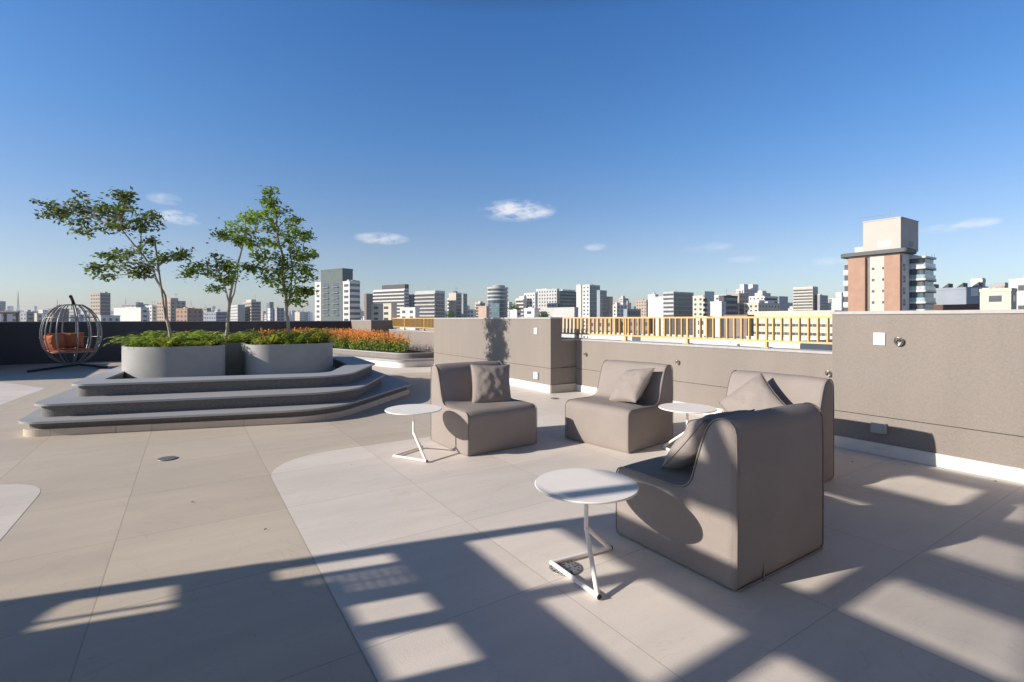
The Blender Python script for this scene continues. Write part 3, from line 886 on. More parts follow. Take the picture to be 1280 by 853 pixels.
for p in spots:
    front = p[1] < 9.5
    left = p[0] < .65
    r = rnd.random()
    if r < .62:
        plant('fern_plant', 'bright green arching fern plant in the '+('left' if left else 'right')+' half of the lobed planter', 'plant',
              'fern plants in the '+('left' if left else 'right')+' half of the planter', 'f', rnd.randint(0, 4), 0, M_FERN if r < .38 else M_FERN2,
              (p[0], p[1], .80), rnd.uniform(0, 6.28), rnd.uniform(.7, .95)*(.85 if p[0] < -.5 else 1) if front else rnd.uniform(.85, 1.35))
    else:
        plant('strap_leaf_plant', 'yellow green narrow leaved plant in the '+('left' if left else 'right')+' half of the lobed planter', 'plant',
              'narrow leaved plants in the '+('left' if left else 'right')+' half of the planter', 's', rnd.randint(10, 13), 1, M_FERN2 if r < .84 else M_FERN,
              (p[0], p[1], .80), rnd.uniform(0, 6.28), rnd.uniform(.8, 1.25))
for i in range(34):
    p = (rnd.uniform(-.8, 2.15), rnd.uniform(8.95, 10.6))
    if not inside(p, INN): continue
    lft = p[0] < .65
    if i % 3 == 0:
        plant('rust_leaf_plant', 'rusty brown leaved plant at the '+('left' if lft else 'right')+' of the lobed planter', 'plant',
              'rusty leaved plants at the '+('left' if lft else 'right')+' of the planter', 'r', 30+i % 2, 1, M_RUSTLEAF, (p[0], p[1], .80), rnd.uniform(0, 6.28), rnd.uniform(.5, .8))
    else:
        plant('tall_fern_plant', 'taller upright green fern standing above the rest at the '+('left' if lft else 'right')+' of the lobed planter', 'plant',
              'taller ferns at the '+('left' if lft else 'right')+' of the planter', 't', 40+i % 3, 0, M_FERN2 if i % 2 else M_FERN, (p[0], p[1], .84), rnd.uniform(0, 6.28), rnd.uniform(.85, 1.2)) if p[0] > -.55 else None
def flower_mass(name, label, region, n, z0, h0, h1, seed, low=None):
    """dense stand of feathery orange flower spikes over green stems and leaves"""
    rnd = random.Random(seed); mb = MB(); k = 0
    xs = [p[0] for p in region]; ys = [p[1] for p in region]
    while k < n:
        p = (rnd.uniform(min(xs), max(xs)), rnd.uniform(min(ys), max(ys)))
        if not inside(p, region): continue
        k += 1
        hh = rnd.uniform(h0, h1); lean = Vector((rnd.gauss(0, .06), rnd.gauss(0, .06), 0))
        base = Vector((p[0], p[1], z0)); top = base+lean+Vector((0, 0, hh))
        for _ in range(9):
            t = rnd.uniform(.05, .7); q = base.lerp(top, t)
            d = Vector((rnd.gauss(0, 1), rnd.gauss(0, 1), rnd.uniform(.2, 1.2))).normalized()*rnd.uniform(.05, .11)
            s = d.cross(Vector((rnd.gauss(0, 1), rnd.gauss(0, 1), .3))).normalized()*.014
            mb.add([q, q+d*.5+s, q+d, q+d*.5-s], [(0, 1, 2, 3)], 1)
        for _ in range(7):
            t = rnd.uniform(.55, 1.02); q = base.lerp(top, t)
            d = Vector((rnd.gauss(0, .5), rnd.gauss(0, .5), rnd.uniform(.5, 1.4))).normalized()*rnd.uniform(.03, .07)
            s = d.cross(Vector((rnd.gauss(0, 1), rnd.gauss(0, 1), .3))).normalized()*.010
            mb.add([q, q+d*.4+s, q+d, q+d*.4-s], [(0, 1, 2, 3)], 0)
    return tag(mb.build(name, [M_ORANGE, M_STEMG], recalc=False), label, 'flowers', kind='stuff')
flower_mass('orange_flower_bed', 'dense bed of feathery orange flowers in the bench planter', FREG, 2600, .33, .34, .60, 4)
flower_mass('orange_flower_clump', 'orange flowers among the ferns at the right end of the lobed planter', rpoly([(1.0, 9.25, .1), (2.12, 9.15, .1), (2.12, 10.6, .1), (1.1, 10.6, .1)]), 170, .79, .12, .32, 8)

# ------------------------------------------------------------------ swing chair
sw = Vector((-2.52, 17.0, 0))
root = thing('hanging_cage_chair', 'round grey cage swing chair with terracotta cushions by the back wall', 'swing chair', sw)
RX, RZ, ZC = .60, .80, .90
def hoop(a, z0=-.97, z1=.93):
    out = []
    for k in range(17):
        s_ = z0+(z1-z0)*k/16; ph = math.asin(max(-1, min(1, s_)))
        r_ = RX*math.cos(ph)
        out.append((sw.x+r_*math.cos(a), sw.y+r_*math.sin(a), ZC+RZ*math.sin(ph)))
    return out
for k in range(13):
    a = R(-90+20+k*320/12)
    b = MB(); b.tube(hoop(a), .014, 6); b.build('cage_rib', M_CAGE, root)
for z, nm in ((ZC+RZ*.93, 'top_ring'), (ZC-RZ*.97, 'bottom_ring')):
    r_ = RX*math.cos(math.asin(abs(z-ZC)/RZ))
    b = MB(); b.tube([(sw.x+r_*math.cos(q), sw.y+r_*math.sin(q), z) for q in [j*PI/14 for j in range(28)]], .013, 6, closed=True); b.build(nm, M_CAGE, root)
for ph, nm, a0, a1 in ((.55, 'upper_hoop', -70, 250), (-.12, 'arm_rail', -20, 200), (-.62, 'seat_ring', 0, 360)):
    r_ = RX*math.cos(ph)
    n_ = 36; arc = [R(a0+(a1-a0)*j/n_) for j in range(n_+1)]
    b = MB(); b.tube([(sw.x+(r_+.01)*math.cos(q), sw.y+(r_+.01)*math.sin(q), ZC+RZ*math.sin(ph)) for q in arc], .011, 6); b.build(nm, M_CAGE, root)
b = MB(); seg = 40
ringz = [(.02, .50), (.40, .505), (.49, .49), (.515, .455), (.49, .42), (.02, .415)]
vs = [(sw.x+q*math.cos(2*PI*k/seg), sw.y+q*math.sin(2*PI*k/seg), z) for q, z in ringz for k in range(seg)]
b.add(vs, [(i*seg+k, i*seg+(k+1) % seg, (i+1)*seg+(k+1) % seg, (i+1)*seg+k) for i in range(5) for k in range(seg)], 0, True)
b.build('seat_cushion', M_TERRA, root)
for i, (ax, rr, zz, tilt) in enumerate(((R(150), .36, .72, 12), (R(212), .42, .68, 14), (R(95), .34, .72, 12))):
    mb = pillow_mesh(20+i, .46, .42, .10)
    o = mb.build('back_cushion', M_TERRA); weld(o, .0006); o.parent = root
    o.location = (rr*math.cos(ax), rr*math.sin(ax), zz); o.rotation_euler = (R(-tilt), 0, ax-PI/2)
b = MB()
mast = [(sw.x+.02, sw.y+.78, .05), (sw.x+.02, sw.y+.80, .7), (sw.x+.0, sw.y+.74, 1.25), (sw.x-.03, sw.y+.5, 1.68), (sw.x-.05, sw.y+.2, 1.88), (sw.x-.03, sw.y+.02, 1.86)]
b.tube(mast, .035, 10); b.build('mast', M_BLACK, root)
b = MB(); b.tube([(sw.x, sw.y, 1.84), (sw.x, sw.y, 1.53)], .008, 6); b.build('hanging_rod', M_BLACK, root)
b = MB(); b.tube([(sw.x-.68, sw.y-.75, .03), (sw.x-.30, sw.y+.1, .035), (sw.x+.02, sw.y+.80, .04), (sw.x+.45, sw.y+.1, .035), (sw.x+.62, sw.y-.3, .03)], .028, 8); b.build('base_bar', M_BLACK, root)
b = MB(); b.box(sw.x+.56, sw.x+.76, sw.y-.42, sw.y-.22, .004, .05); b.build('base_foot', M_BLACK, root)

# ------------------------------------------------------------------ shade structure out of frame on the left
# unseen plates, cut to the outlines of the foreground shadows they cast
def shift(X, v, z):
    """shadow position (X on the floor, v = Y + X tan(az)) -> point at height z that throws it"""
    xx = X-z*math.cos(SUN_AZ)/TAN_EL
    return (xx, v-xx*math.tan(SUN_AZ))
def plate_sh(mb, X0, X1, v0, v1, z, th=.006):
    q = [shift(X0, v0, z), shift(X1, v0, z), shift(X1, v1, z), shift(X0, v1, z)]
    mb.prism(q, z, z+th)
def shy(X, Y): return Y+X*math.tan(SUN_AZ)
pg = thing('pergola', 'unseen grey flat pergola at left, its plates cut to shape the foreground shadows', 'pergola', (-6, 3, 0))
ZP, ZL, ZM = 3.15, 1.55, 2.05
b = MB()
plate_sh(b, -3.5, .36, 2.93, 2.985, ZL); plate_sh(b, .36, 2.6, 2.865, 2.975, ZM); b.build('edge_beam', M_PERG, pg)
b = MB(); plate_sh(b, 2.6, 5.36, 2.865, 2.975, ZP); b.build('edge_beam', M_PERG, pg)
b = MB()
plate_sh(b, -.06, .36, 2.65, 2.93, ZL); plate_sh(b, -3.5, -.56, 2.65, 2.93, ZL)
plate_sh(b, -3.5, .6, -4.0, 2.65, ZL); plate_sh(b, .36, .45, 2.65, 2.76, ZL)
cc = [shift(-.561, 2.66, ZL), shift(-.561, 2.929, ZL), shift(-.30, 2.929, ZL)]+[shift(-.30-.24*math.sin(t), 2.929-.22*(1-math.cos(t)), ZL) for t in [R(x) for x in (0, 20, 40, 60, 80, 90)]]+[shift(-.55, 2.66, ZL)]
b.prism(cc, ZL, ZL+.006)
b.build('roof_panel', M_PERG, pg)
b = MB(); plate_sh(b, -.56, -.06, 2.697, 2.722, ZL, .003); b.build('thin_rail', M_PERG, pg)
b = MB()
plate_sh(b, .45, .92, 2.40, 2.52, ZL); plate_sh(b, .45, .92, 2.71, 2.76, ZL)
plate_sh(b, .6, .92, 2.12, 2.24, ZL); plate_sh(b, .6, .92, 1.0, 1.86, ZL); plate_sh(b, .45, .6, 2.4-.16, 2.52, ZL)
plate_sh(b, .45, .92, 2.60, 2.615, ZL)
for k in range(9): plate_sh(b, .455+k*.052, .455+k*.052+.040, 2.52, 2.71, ZL, .002)
b.build('slatted_panel', M_PERG, pg)
for X0, X1, z in ((.92, 1.335, ZL), (1.885, 2.42, ZM), (2.90, 3.44, ZP), (3.90, 4.375, ZP), (4.95, 5.37, ZP)):
    b = MB(); plate_sh(b, X0, X1, shy(X0, -3.0), 2.90, z+.0065, .006); b.build('cross_beam', M_PERG, pg)
b = MB(); plate_sh(b, 1.30, 2.42, 2.16, 2.265, ZM-.045); plate_sh(b, 2.43, 5.37, 2.16, 2.265, ZP-.045); b.build('middle_beam', M_PERG, pg)
ZH = 5.2
b = MB(); q = [(1.2, 1.035), (5.35, 1.035), (5.35, 1.19), (1.2, 1.19)]
b.prism([shift(X, shy(X, Y), ZP-.09) for X, Y in q], ZP-.09, ZP-.08); b.build('long_beam', M_PERG, pg)
edge = [(1.0, .3), (1.6, .55), (1.84, .90), (2.0, .6), (2.45, .47), (3.9, .74), (4.9, .95), (5.3, 1.0)]
def edge_y(X):
    for (xa, ya), (xb, yb) in zip(edge, edge[1:]):
        if xa <= X <= xb: return ya+(yb-ya)*(X-xa)/(xb-xa)
    return edge[-1][1]
b = MB()
for k in range(86):  # spaced strips added so part of the sun leaks into the shade
    xa = 1.0+k*.05; xb = xa+.042
    q = [(xa, -3.0), (xb, -3.0), (xb, edge_y(xb)), (xa, edge_y(xa))]
    b.prism([shift(X, shy(X, Y), ZH) for X, Y in q], ZH, ZH+.0015)
for k in range(58):  # thin strips added to dim the sunlit patches
    xa = 2.42+k*.05; xb = xa+.014
    q = [(xa, edge_y(xa)+.001), (xb, edge_y(xb)+.001), (xb, 1.04), (xa, 1.04)]
    if q[0][1] < 1.03: b.prism([shift(X, shy(X, Y), ZH) for X, Y in q], ZH+.02, ZH+.021)
b.build('upper_shade_strips', M_PERG, pg)
for (X, v, z) in ((-3.2, 2.95, ZL), (-.3, 2.60, ZL), (-3.2, -3.0, ZL), (-.3, -2.5, ZL), (3.6, -2.5, ZP), (3.2, 2.91, ZP)):
    x, y = shift(X, v, z)
    b = MB(); b.box(x-.03, x+.03, y-.03, y+.03, 0, z); b.build('post', M_PERG, pg)
for (X, Y) in ((1.3, -2.5), (5.0, -2.5)):
    x, y = shift(X, shy(X, Y), ZH)
    b = MB(); b.box(x-.05, x+.05, y-.05, y+.05, 0, ZH); b.build('tall_post', M_PERG, pg)

rl = random.Random(5); mb = MB()
for i in range(46):
    x, y = rl.uniform(-2.2, 5.3), rl.uniform(.5, 8.5)
    if -1.7 < x < 3.4 and y > 6.2: continue
    if rl.random() < .5: x = 5.36-abs(rl.gauss(0, .25))
    L_ = rl.uniform(.012, .03); a_ = rl.uniform(0, 6.28); d_ = Vector((math.cos(a_), math.sin(a_), 0)); n2_ = Vector((-d_.y, d_.x, 0))
    p = Vector((x, y, .004))
    mb.add([p, p+d_*L_*.5+n2_*L_*.22+Vector((0, 0, .004)), p+d_*L_+Vector((0, 0, .002)), p+d_*L_*.5-n2_*L_*.22+Vector((0, 0, .001))], [(0, 1, 2, 3)])
tag(mb.build('fallen_leaves', mat('dry_leaf', (.16, .11, .06), .8, .3, 9), recalc=False), 'tiny dry leaves and bits scattered over the paving', 'leaves', kind='stuff')

# ------------------------------------------------------------------ the city
M_GLASS = mat('window_glass', (.085, .10, .12), .15, .3, .5, spec=.6)
M_GLASSB = mat('blue_glass', (.06, .10, .14), .12, .3, .3, spec=.7)
M_TEAL = mat('pale_teal_glass', (.30, .42, .42), .2, .2, .3, spec=.6)
CM = dict(
    white=mat('white_facade', (.68, .66, .62), .8, .06, .3), cream=mat('cream_facade', (.62, .55, .45), .8, .06, .3),
    grey=mat('grey_facade', (.36, .36, .36), .8, .08, .3), lgrey=mat('light_grey_facade', (.52, .51, .49), .8, .07, .3),
    green=mat('green_grey_facade', (.12, .15, .145), .7, .08, .5), brick=mat('brick_facade', (.40, .255, .185), .85, .08, .6),
    brown=mat('brown_facade', (.25, .20, .175), .85, .1, .3), tan=mat('tan_facade', (.46, .37, .29), .85, .08, .3),
    dark=mat('dark_facade', (.09, .085, .085), .6, .1, .3), pink=mat('pink_facade', (.55, .40, .33), .85, .06, .3),
    blue=mat('blue_grey_facade', (.30, .34, .39), .7, .06, .3), roof=mat('roof_brown', (.15, .08, .06), .8, .1, .4), teal=M_TEAL)
win_mesh = {}
def city(name, label, cat, xl, xm, xr, yt, D, wall='white', L='grid', Rf='grid', yaw=0, zvis=-4, fh=3.0, ww=3.2, wglass=None, roof=None, trim=None, group=None, parts=True):
    """a building from its left edge, near corner and right edge (photo pixels), top and distance"""
    th = YAW+R(yaw); s, c = math.sin(th), math.cos(th)
    a = Vector((math.cos(R(yaw)), -math.sin(R(yaw)), 0)); bdir = Vector((math.sin(R(yaw)), math.cos(R(yaw)), 0))
    a = Vector((C_*math.cos(0), 0, 0)) if False else a
    # axes in world: camera forward = (S_,C_); building axis b is turned by yaw from +Y towards -X
    a = Vector((math.cos(R(yaw)), math.sin(R(yaw)), 0)); bdir = Vector((-math.sin(R(yaw)), math.cos(R(yaw)), 0))
    mpt = at_d(xm, yt, D); zt = mpt.z; o = Vector((mpt.x, mpt.y, 0))
    def solve(xpix, d):   # distance along d from o until column xpix
        ra, rb = px_ray(xpix)
        den = d.x*rb-d.y*ra
        return abs((ra*o.y-rb*o.x)/den) if abs(den) > 1e-6 else 15
    Lb = max(3, min(120, solve(xl, bdir))) if xl < xm else 14
    La = max(3, min(140, solve(xr, a))) if xr > xm else 14
    root = thing(name, label, cat, (o.x, o.y, -42), 0, group)
    b = MB(); b.obox(o, a, bdir, La, Lb, -42, zt)
    b.obox(o, a, bdir, La-.3, Lb-.3, zt, zt+.0001, 0, .3, .3)
    b.build('walls', CM[wall], root)
    b = MB(); t = .35
    b.obox(o, a, bdir, La+.1, t, zt, zt+.7, 0, -.1, -.1); b.obox(o, a, bdir, La+.1, Lb+.1, zt, zt+.7, 0, -.1, Lb-t)
    b.obox(o, a, bdir, t, Lb-t-.01, zt, zt+.7, 0, -.1, t+.01); b.obox(o, a, bdir, La+.1, Lb-t-.01, zt, zt+.7, 0, La-t, t+.01)
    b.build('parapet', CM[trim or wall], root)
    zlow = zvis
    nf = max(1, int((zt-zlow-.4)/fh))
    G_ = wglass or M_GLASS
    for side, st, d, nrm, Ln in (('L', L, bdir, -a, Lb), ('R', Rf, a, -bdir, La)):
        if not st: continue
        if st == 'bands':
            for k in range(nf):
                z1 = zt-.55-k*fh; b = MB()
                b.obox(o, d, nrm, Ln*.985, .06, z1-1.45, z1, 0, Ln*.015, -.02)
                b.build('window_band', G_, root)
        elif st == 'glass':
            b = MB(); b.obox(o, d, nrm, Ln-.25, .08, zlow-3, zt-.3, 0, .25, -.02); gl = b.build('curtain_glass', G_, root)
            b = MB()
            for k in range(nf+1): b.obox(o, d, nrm, Ln-.25, .16, zt-.45-k*fh, zt-.2-k*fh, 0, .25, .0)
            b.build('floor_edges', CM['lgrey'] if G_ is not M_GLASSB else CM['blue'], root)
        elif st == 'slabs':
            b = MB(); b.obox(o, d, nrm, Ln-.1, .05, zlow-3, zt-1.3, 0, .1, -.02); b.build('recess', CM['dark'], root)
            for k in range(nf+1):
                b = MB(); b.obox(o, d, nrm, Ln, .9, zt-1.2-k*fh, zt-.0-k*fh-.02, 0, -.0, .05); b.build('balcony', CM[trim or wall], root)
        else:
            nx = max(1, int(Ln/ww)); 
            while nx*nf > 95: nx -= 1
            sp = Ln/nx; wd = sp*(.62 if st == 'wide' else .42); hh = 1.35
            key = (round(wd, 1), G_.name)
            for i in range(nx):
                for k in range(nf):
                    if key not in win_mesh:
                        wb = MB(); wb.box(-wd/2, wd/2, -.04, .05, 0, hh); q = wb.build('window', G_); win_mesh[key] = q.data
                    else:
                        q = bpy.data.objects.new('window', win_mesh[key]); COL.objects.link(q)
                    pp = o+d*(sp*(i+.5))+nrm*.02
                    q.parent = root; q.location = (pp.x-o.x, pp.y-o.y, zt-.9-hh-k*fh+42)
                    q.rotation_euler = (0, 0, math.atan2(d.y, d.x))
    if roof:
        for rn, (fa0, fa1, fb0, fb1, hz, mm) in enumerate(roof):
            b = MB(); b.obox(o, a, bdir, La*fa1, Lb*fb1, zt+.001, zt+hz, 0, La*fa0, Lb*fb0); b.build('roof_box', CM[mm], root)
    if D < 620 and name != 'flat_roof_block' and La > 4 and Lb > 4:
        rc = random.Random(label)
        hh_ = max([q[4] for q in roof] or [0]) if roof else 0
        for _ in range(rc.randint(1, 3)):
            p = o+a*La*rc.uniform(.1, .7)+bdir*Lb*rc.uniform(.1, .6)
            if rc.random() < .5:
                b = MB(); h2 = hh_+rc.uniform(2, 5); b.tube([(p.x, p.y, zt), (p.x, p.y, zt+h2)], .09, 4)
                b.box(p.x-.7, p.x+.7, p.y-.05, p.y+.05, zt+h2-1.0, zt+h2-.88); b.build('antenna', CM['grey'], root)
            else:
                b = MB(); w2 = rc.uniform(1.0, 2.4); b.obox(p, a, bdir, w2, w2*.8, zt+.001, zt+hh_*.0+rc.uniform(1.0, 2.2)); b.build('roof_tank', CM[rc.choice(['lgrey', 'grey', 'white'])], root)
    return dict(root=root, o=o, a=a, b=bdir, La=La, Lb=Lb, zt=zt)

TW = 'tower block'; OB = 'building'
city('brown_tower', 'slim brown tower with dark glass side standing alone at far left', TW, 113, 125, 138, 367, 420, 'tan', 'wide', 'glass', yaw=30, wglass=M_GLASS)
city('white_lowrise', 'white low building right of the slim brown tower', OB, 142, 176, 186, 386, 300, 'white', None, 'grid', yaw=30, roof=[(.1, .5, .2, .6, 1.2, 'lgrey')])
city('white_annex', 'narrow white building with dark square windows left of the slanting tree', OB, 124, 126, 150, 396, 260, 'white', None, 'grid', yaw=40)
city('grey_hall', 'grey block with rooftop plant behind the white low building', OB, 152, 170, 186, 381, 600, 'grey', 'bands', 'bands', yaw=30, roof=[(.2, .8, .2, .8, 3, 'blue')])
city('stepped_tan_block', 'tan stepped apartment block behind the slanting tree trunk', OB, 196, 213, 232, 377, 420, 'tan', 'grid', 'grid', yaw=30, roof=[(.1, .6, .1, .7, 3, 'tan')])
city('white_slab_block', 'white block between two tan blocks behind the slanting tree', OB, 181, 190, 202, 383, 430, 'white', 'grid', 'grid', yaw=30)
city('orange_brick_block', 'small orange brick block behind the fern planting', OB, 220, 234, 253, 387, 330, 'brick', 'grid', 'grid', yaw=30, roof=[(.3, .6, .3, .7, 1.2, 'brown')])
city('blue_white_block', 'pale blue and white low block right of the orange brick block', OB, 255, 270, 286, 391, 420, 'blue', 'grid', 'bands', yaw=30)
city('beige_flats', 'low beige block of flats behind the hanging swing chair', OB, 60, 66, 86, 387, 380, 'brown', 'grid', 'grid', yaw=30)
city('grey_row_block', 'grey low block left of the hanging swing chair', OB, 25, 33, 44, 391, 380, 'grey', 'grid', 'grid', yaw=35)
city('pale_column_block', 'narrow pale block beside the left edge of the swing chair', OB, 43, 46, 52, 393, 330, 'cream', None, 'grid', yaw=35)
city('blue_far_tower', 'bluish block cut by the left edge of the picture', OB, -14, -6, 7, 377, 900, 'blue', 'bands', 'bands', yaw=35)
city('white_far_left_block', 'white low block at the left edge under the brown roof frame', OB, -8, 0, 24, 391, 300, 'white', 'grid', 'grid', yaw=35)
city('grey_white_block', 'grey and white block left of the middle tree trunk', OB, 288, 297, 306, 382, 480, 'lgrey', 'grid', None, yaw=5)
city('terraced_tan_block', 'terraced tan block between the middle and tallest tree', OB, 303, 314, 326, 378, 480, 'tan', 'bands', 'bands', yaw=5, roof=[(.2, .7, .2, .8, 3, 'lgrey')])
city('thin_blue_tower', 'thin blue glass tower left of the tallest tree trunk', TW, 333, 337, 342, 378, 900, 'blue', 'glass', 'glass', yaw=5, wglass=M_GLASSB)
city('plain_grey_slab', 'plain grey slab just left of the tallest tree trunk', OB, 341, 346, 355, 386, 480, 'grey', None, 'grid', yaw=5)
g1 = city('green_grey_tower', 'green grey tower slab flanked by white wings right of the tallest tree', TW, 401, 428, 441, 337, 262, 'green', None, None, yaw=22)
# balconies and windows down the slab
for side in (0, 1):
    for k in range(6):
        b = MB(); y0 = g1['Lb']*(.18 if side else .62); y1 = g1['Lb']*(.42 if side else .88)
        z = g1['zt']-8.7-k*3.0
        b.obox(g1['o'], g1['b'], -g1['a'], y1, .10, z, z+1.7, 0, y0, -.02); b.build('window', M_GLASSB, g1['root'])
        b = MB(); b.obox(g1['o'], g1['b'], -g1['a'], y1+.2, .7, z-.5, z-.25, 0, y0-.2, -.02); b.build('balcony', CM['grey'], g1['root'])
city('white_left_wing', 'white wing with square windows on the left of the green grey tower', OB, 393.5, 401.5, 402, 354, 290, 'white', 'grid', None, ww=3.4, yaw=22)
city('white_right_wing', 'white wing with dark glass end on the right of the green grey tower', OB, 428.6, 437, 450, 353, 258, 'white', 'wide', 'bands', ww=3.4, roof=[(.3, 1.02, .1, .9, 1.2, 'blue')], yaw=22)
city('brown_slab_tower', 'brown windowless slab between the green grey tower and the banded block', TW, 455, 458, 468, 368, 520, 'brown', None, 'grid', yaw=22)
city('banded_terrace_block', 'block with pale horizontal balcony bands and dark top storey', OB, 467, 506, 511, 362, 430, 'lgrey', 'slabs', 'bands', roof=[(0, 1, 0, .72, 4.6, 'dark')], trim='white', yaw=22)
city('cream_house_block', 'cream block low in front of the banded balcony block', OB, 464, 489, 496, 381, 260, 'cream', 'grid', None, ww=6, yaw=22)
city('white_house_block', 'white block with small windows below the grey office block', OB, 500, 519, 524, 386, 250, 'white', 'grid', None, ww=5, yaw=22)
city('grey_office_block', 'grey office block with brown balcony bands and dark right face', OB, 519, 544, 556, 366, 400, 'grey', 'slabs', 'glass', roof=[(0, 1, 0, 1, 1.8, 'lgrey')], trim='lgrey', yaw=22)
city('pale_grey_annex', 'low grey block tucked left of the grey office block', OB, 511, 520, 527, 369, 440, 'grey', 'grid', 'grid', yaw=22)
city('cream_slab_tower', 'cream windowless slab tower with dark side left of centre', TW, 561, 570, 577, 367, 420, 'cream', None, 'glass', roof=[(.0, .4, .1, .4, 1.8, 'dark')], yaw=22)
city('thin_grey_tower', 'thin grey tower directly behind the cream slab tower', TW, 577, 579, 584, 368, 460, 'grey', None, 'grid', yaw=22)
city('white_shed_block', 'white low block between slab tower and pink block', OB, 584, 592, 595, 388, 420, 'white', 'grid', None, yaw=22)
city('pink_block', 'small plain pink block left of the rounded tower', OB, 598, 608, 609.5, 384, 330, 'pink', None, None, yaw=22)
# rounded tower
def round_tower():
    c = at_d(622, 360, 395); rr = 8.0
    root = thing('rounded_tower', 'rounded white balcony tower with teal glass front left of centre', TW, (c.x, c.y, -42))
    zt = c.z
    ring_ = [(c.x+rr*math.cos(2*PI*k/40), c.y+rr*math.sin(2*PI*k/40)) for k in range(40)]
    b = MB(); b.prism(ring_, -42, zt, smooth=True, top=True); b.build('glass_drum', M_GLASSB, root)
    r2 = [(c.x+(rr+.6)*math.cos(2*PI*k/40), c.y+(rr+.6)*math.sin(2*PI*k/40)) for k in range(40)]
    for k in range(9):
        b = MB(); z = zt-1.1-k*3
        if k < 4: b.prism(r2, z, z+1.25); b.build('balcony', CM['lgrey'], root)
        else: b.prism(r2, z, z+.35); b.build('floor_slab', CM['blue'], root)
    fw = Vector((S_, C_, 0)); rt = Vector((C_, -S_, 0))
    b = MB(); o = Vector((c.x, c.y, 0))-rt*(rr+.3)-fw*1.0; b.obox(o, rt, fw, 1.6, 8, -42, zt+.8, 0, -1.2, -2); b.build('white_fin', CM['white'], root)
    b = MB(); o = Vector((c.x, c.y, 0))-rt*4.6-fw*(rr*.97); b.obox(o, rt, fw, 6.2, .9, -42, zt-12.5, 0, 0, -.6); b.build('teal_glass_bay', M_TEAL, root)
    b = MB(); b.prism([(c.x+5*math.cos(2*PI*k/24)+1, c.y+5*math.sin(2*PI*k/24)) for k in range(24)], zt, zt+1.8); b.build('roof_drum', CM['grey'], root)
round_tower()
city('white_terrace_block', 'white stepped terrace block right of the rounded tower', OB, 645, 655, 658, 374, 420, 'white', 'slabs', None, roof=[(0, 1, .0, .6, 2.5, 'white')], yaw=10)
city('white_balcony_block', 'white block with rows of square balconies right of the terrace block', OB, 655, 669, 672, 367, 420, 'white', 'grid', None, ww=3, yaw=10)
city('cream_grid_block', 'tall cream block with small windows and plain right bay', OB, 670, 696, 698, 362, 430, 'lgrey', 'grid', None, ww=3.0, roof=[(0, .5, .45, 1, 1.2, 'white')], yaw=10)
city('dark_banded_block', 'dark office block with glass bands and white roof plant', OB, 697, 699, 722, 365, 430, 'dark', None, 'bands', roof=[(.2, .9, .2, .8, 2.4, 'white')], wglass=M_GLASSB, yaw=10)
city('white_fin_tower', 'slim white fin tower beside the blue glass tower', TW, 720.5, 726, 728, 357, 400, 'white', None, None, yaw=10)
city('blue_glass_tower', 'blue glass tower with white left flank in the centre skyline', TW, 728, 737, 750, 357, 390, 'white', 'grid', 'glass', zvis=-28, wglass=M_GLASSB, yaw=10)
city('lower_glass_wing', 'lower blue glass wing right of the blue glass tower', OB, 748, 750, 758.5, 364, 380, 'blue', None, 'glass', zvis=-28, wglass=M_GLASSB, yaw=10)
city('beige_end_tower', 'beige slab with grey side ending the centre cluster', TW, 758, 762, 766, 372, 400, 'tan', None, None, zvis=-28, yaw=10)
city('sand_roof_hall', 'long sand coloured flat hall in front of the dark banded block', OB, 676, 718, 722, 386, 240, 'lgrey', None, None, trim='lgrey', yaw=10)
city('white_house_row', 'bright white low houses left of the sand coloured hall', OB, 655, 668, 674, 387, 250, 'white', 'grid', None, ww=5, roof=[(0, .4, .2, .6, 1.3, 'cream')], yaw=10)
city('white_house_small', 'small white house block behind the projecting wall', OB, 637, 646, 650, 389, 260, 'white', None, 'grid', roof=[(.1, .5, .2, .6, 1.0, 'lgrey')], yaw=10)
city('white_pair_block', 'white block with two roof boxes above the left part of the long railing', OB, 766, 771, 784, 382, 420, 'white', 'grid', 'grid', zvis=-28, roof=[(0, .3, 0, .4, 2.4, 'white'), (.6, .9, 0, .4, 2.4, 'white')])
city('low_dark_glass_block', 'low dark glass block above the left part of the long railing', OB, 782, 784, 801, 388, 300, 'blue', None, 'glass', zvis=-24)
city('tan_grid_block', 'grey beige block with vertical window strips above the railing', OB, 795, 808, 812, 376, 480, 'tan', 'grid', 'grid', zvis=-28)
city('white_thin_block', 'thin white block with dark notch above the railing', OB, 810, 819, 823, 369, 460, 'white', None, 'grid', zvis=-28)
city('plain_white_block', 'plain bright white block left of the dark gridded block', OB, 819, 830, 833, 372, 380, 'white', None, None, zvis=-28)
city('dark_grid_block', 'large block with cream left face and dark gridded right face', OB, 829, 842, 867, 366, 350, 'lgrey', 'bands', 'glass', zvis=-25)
city('white_ruin_block', 'white block with stacked balconies right of the dark gridded block', OB, 866, 879, 884, 371, 300, 'cream', 'grid', 'slabs', zvis=-20)
city('teal_glass_block', 'pale teal glass block rising behind white blocks', TW, 879, 881, 893, 365, 520, 'teal', None, None, zvis=-28)
city('white_stack_block', 'white stacked block with tall plain white wall over the railing', OB, 888, 902, 906, 379, 200, 'white', None, None, zvis=-16)
city('white_upper_block', 'white upper storeys behind the tall plain white wall', OB, 893, 908, 914, 370, 320, 'white', 'grid', 'slabs', zvis=-20)
city('dark_arch_block', 'dark glass block right of the tall plain white wall', OB, 902, 905, 922, 371, 260, 'dark', None, 'bands', zvis=-20)
city('beige_frame_tower', 'beige tower with white window grid right of the dark glass block', TW, 913, 924, 936, 368, 330, 'tan', None, 'wide', zvis=-20, ww=3.0)
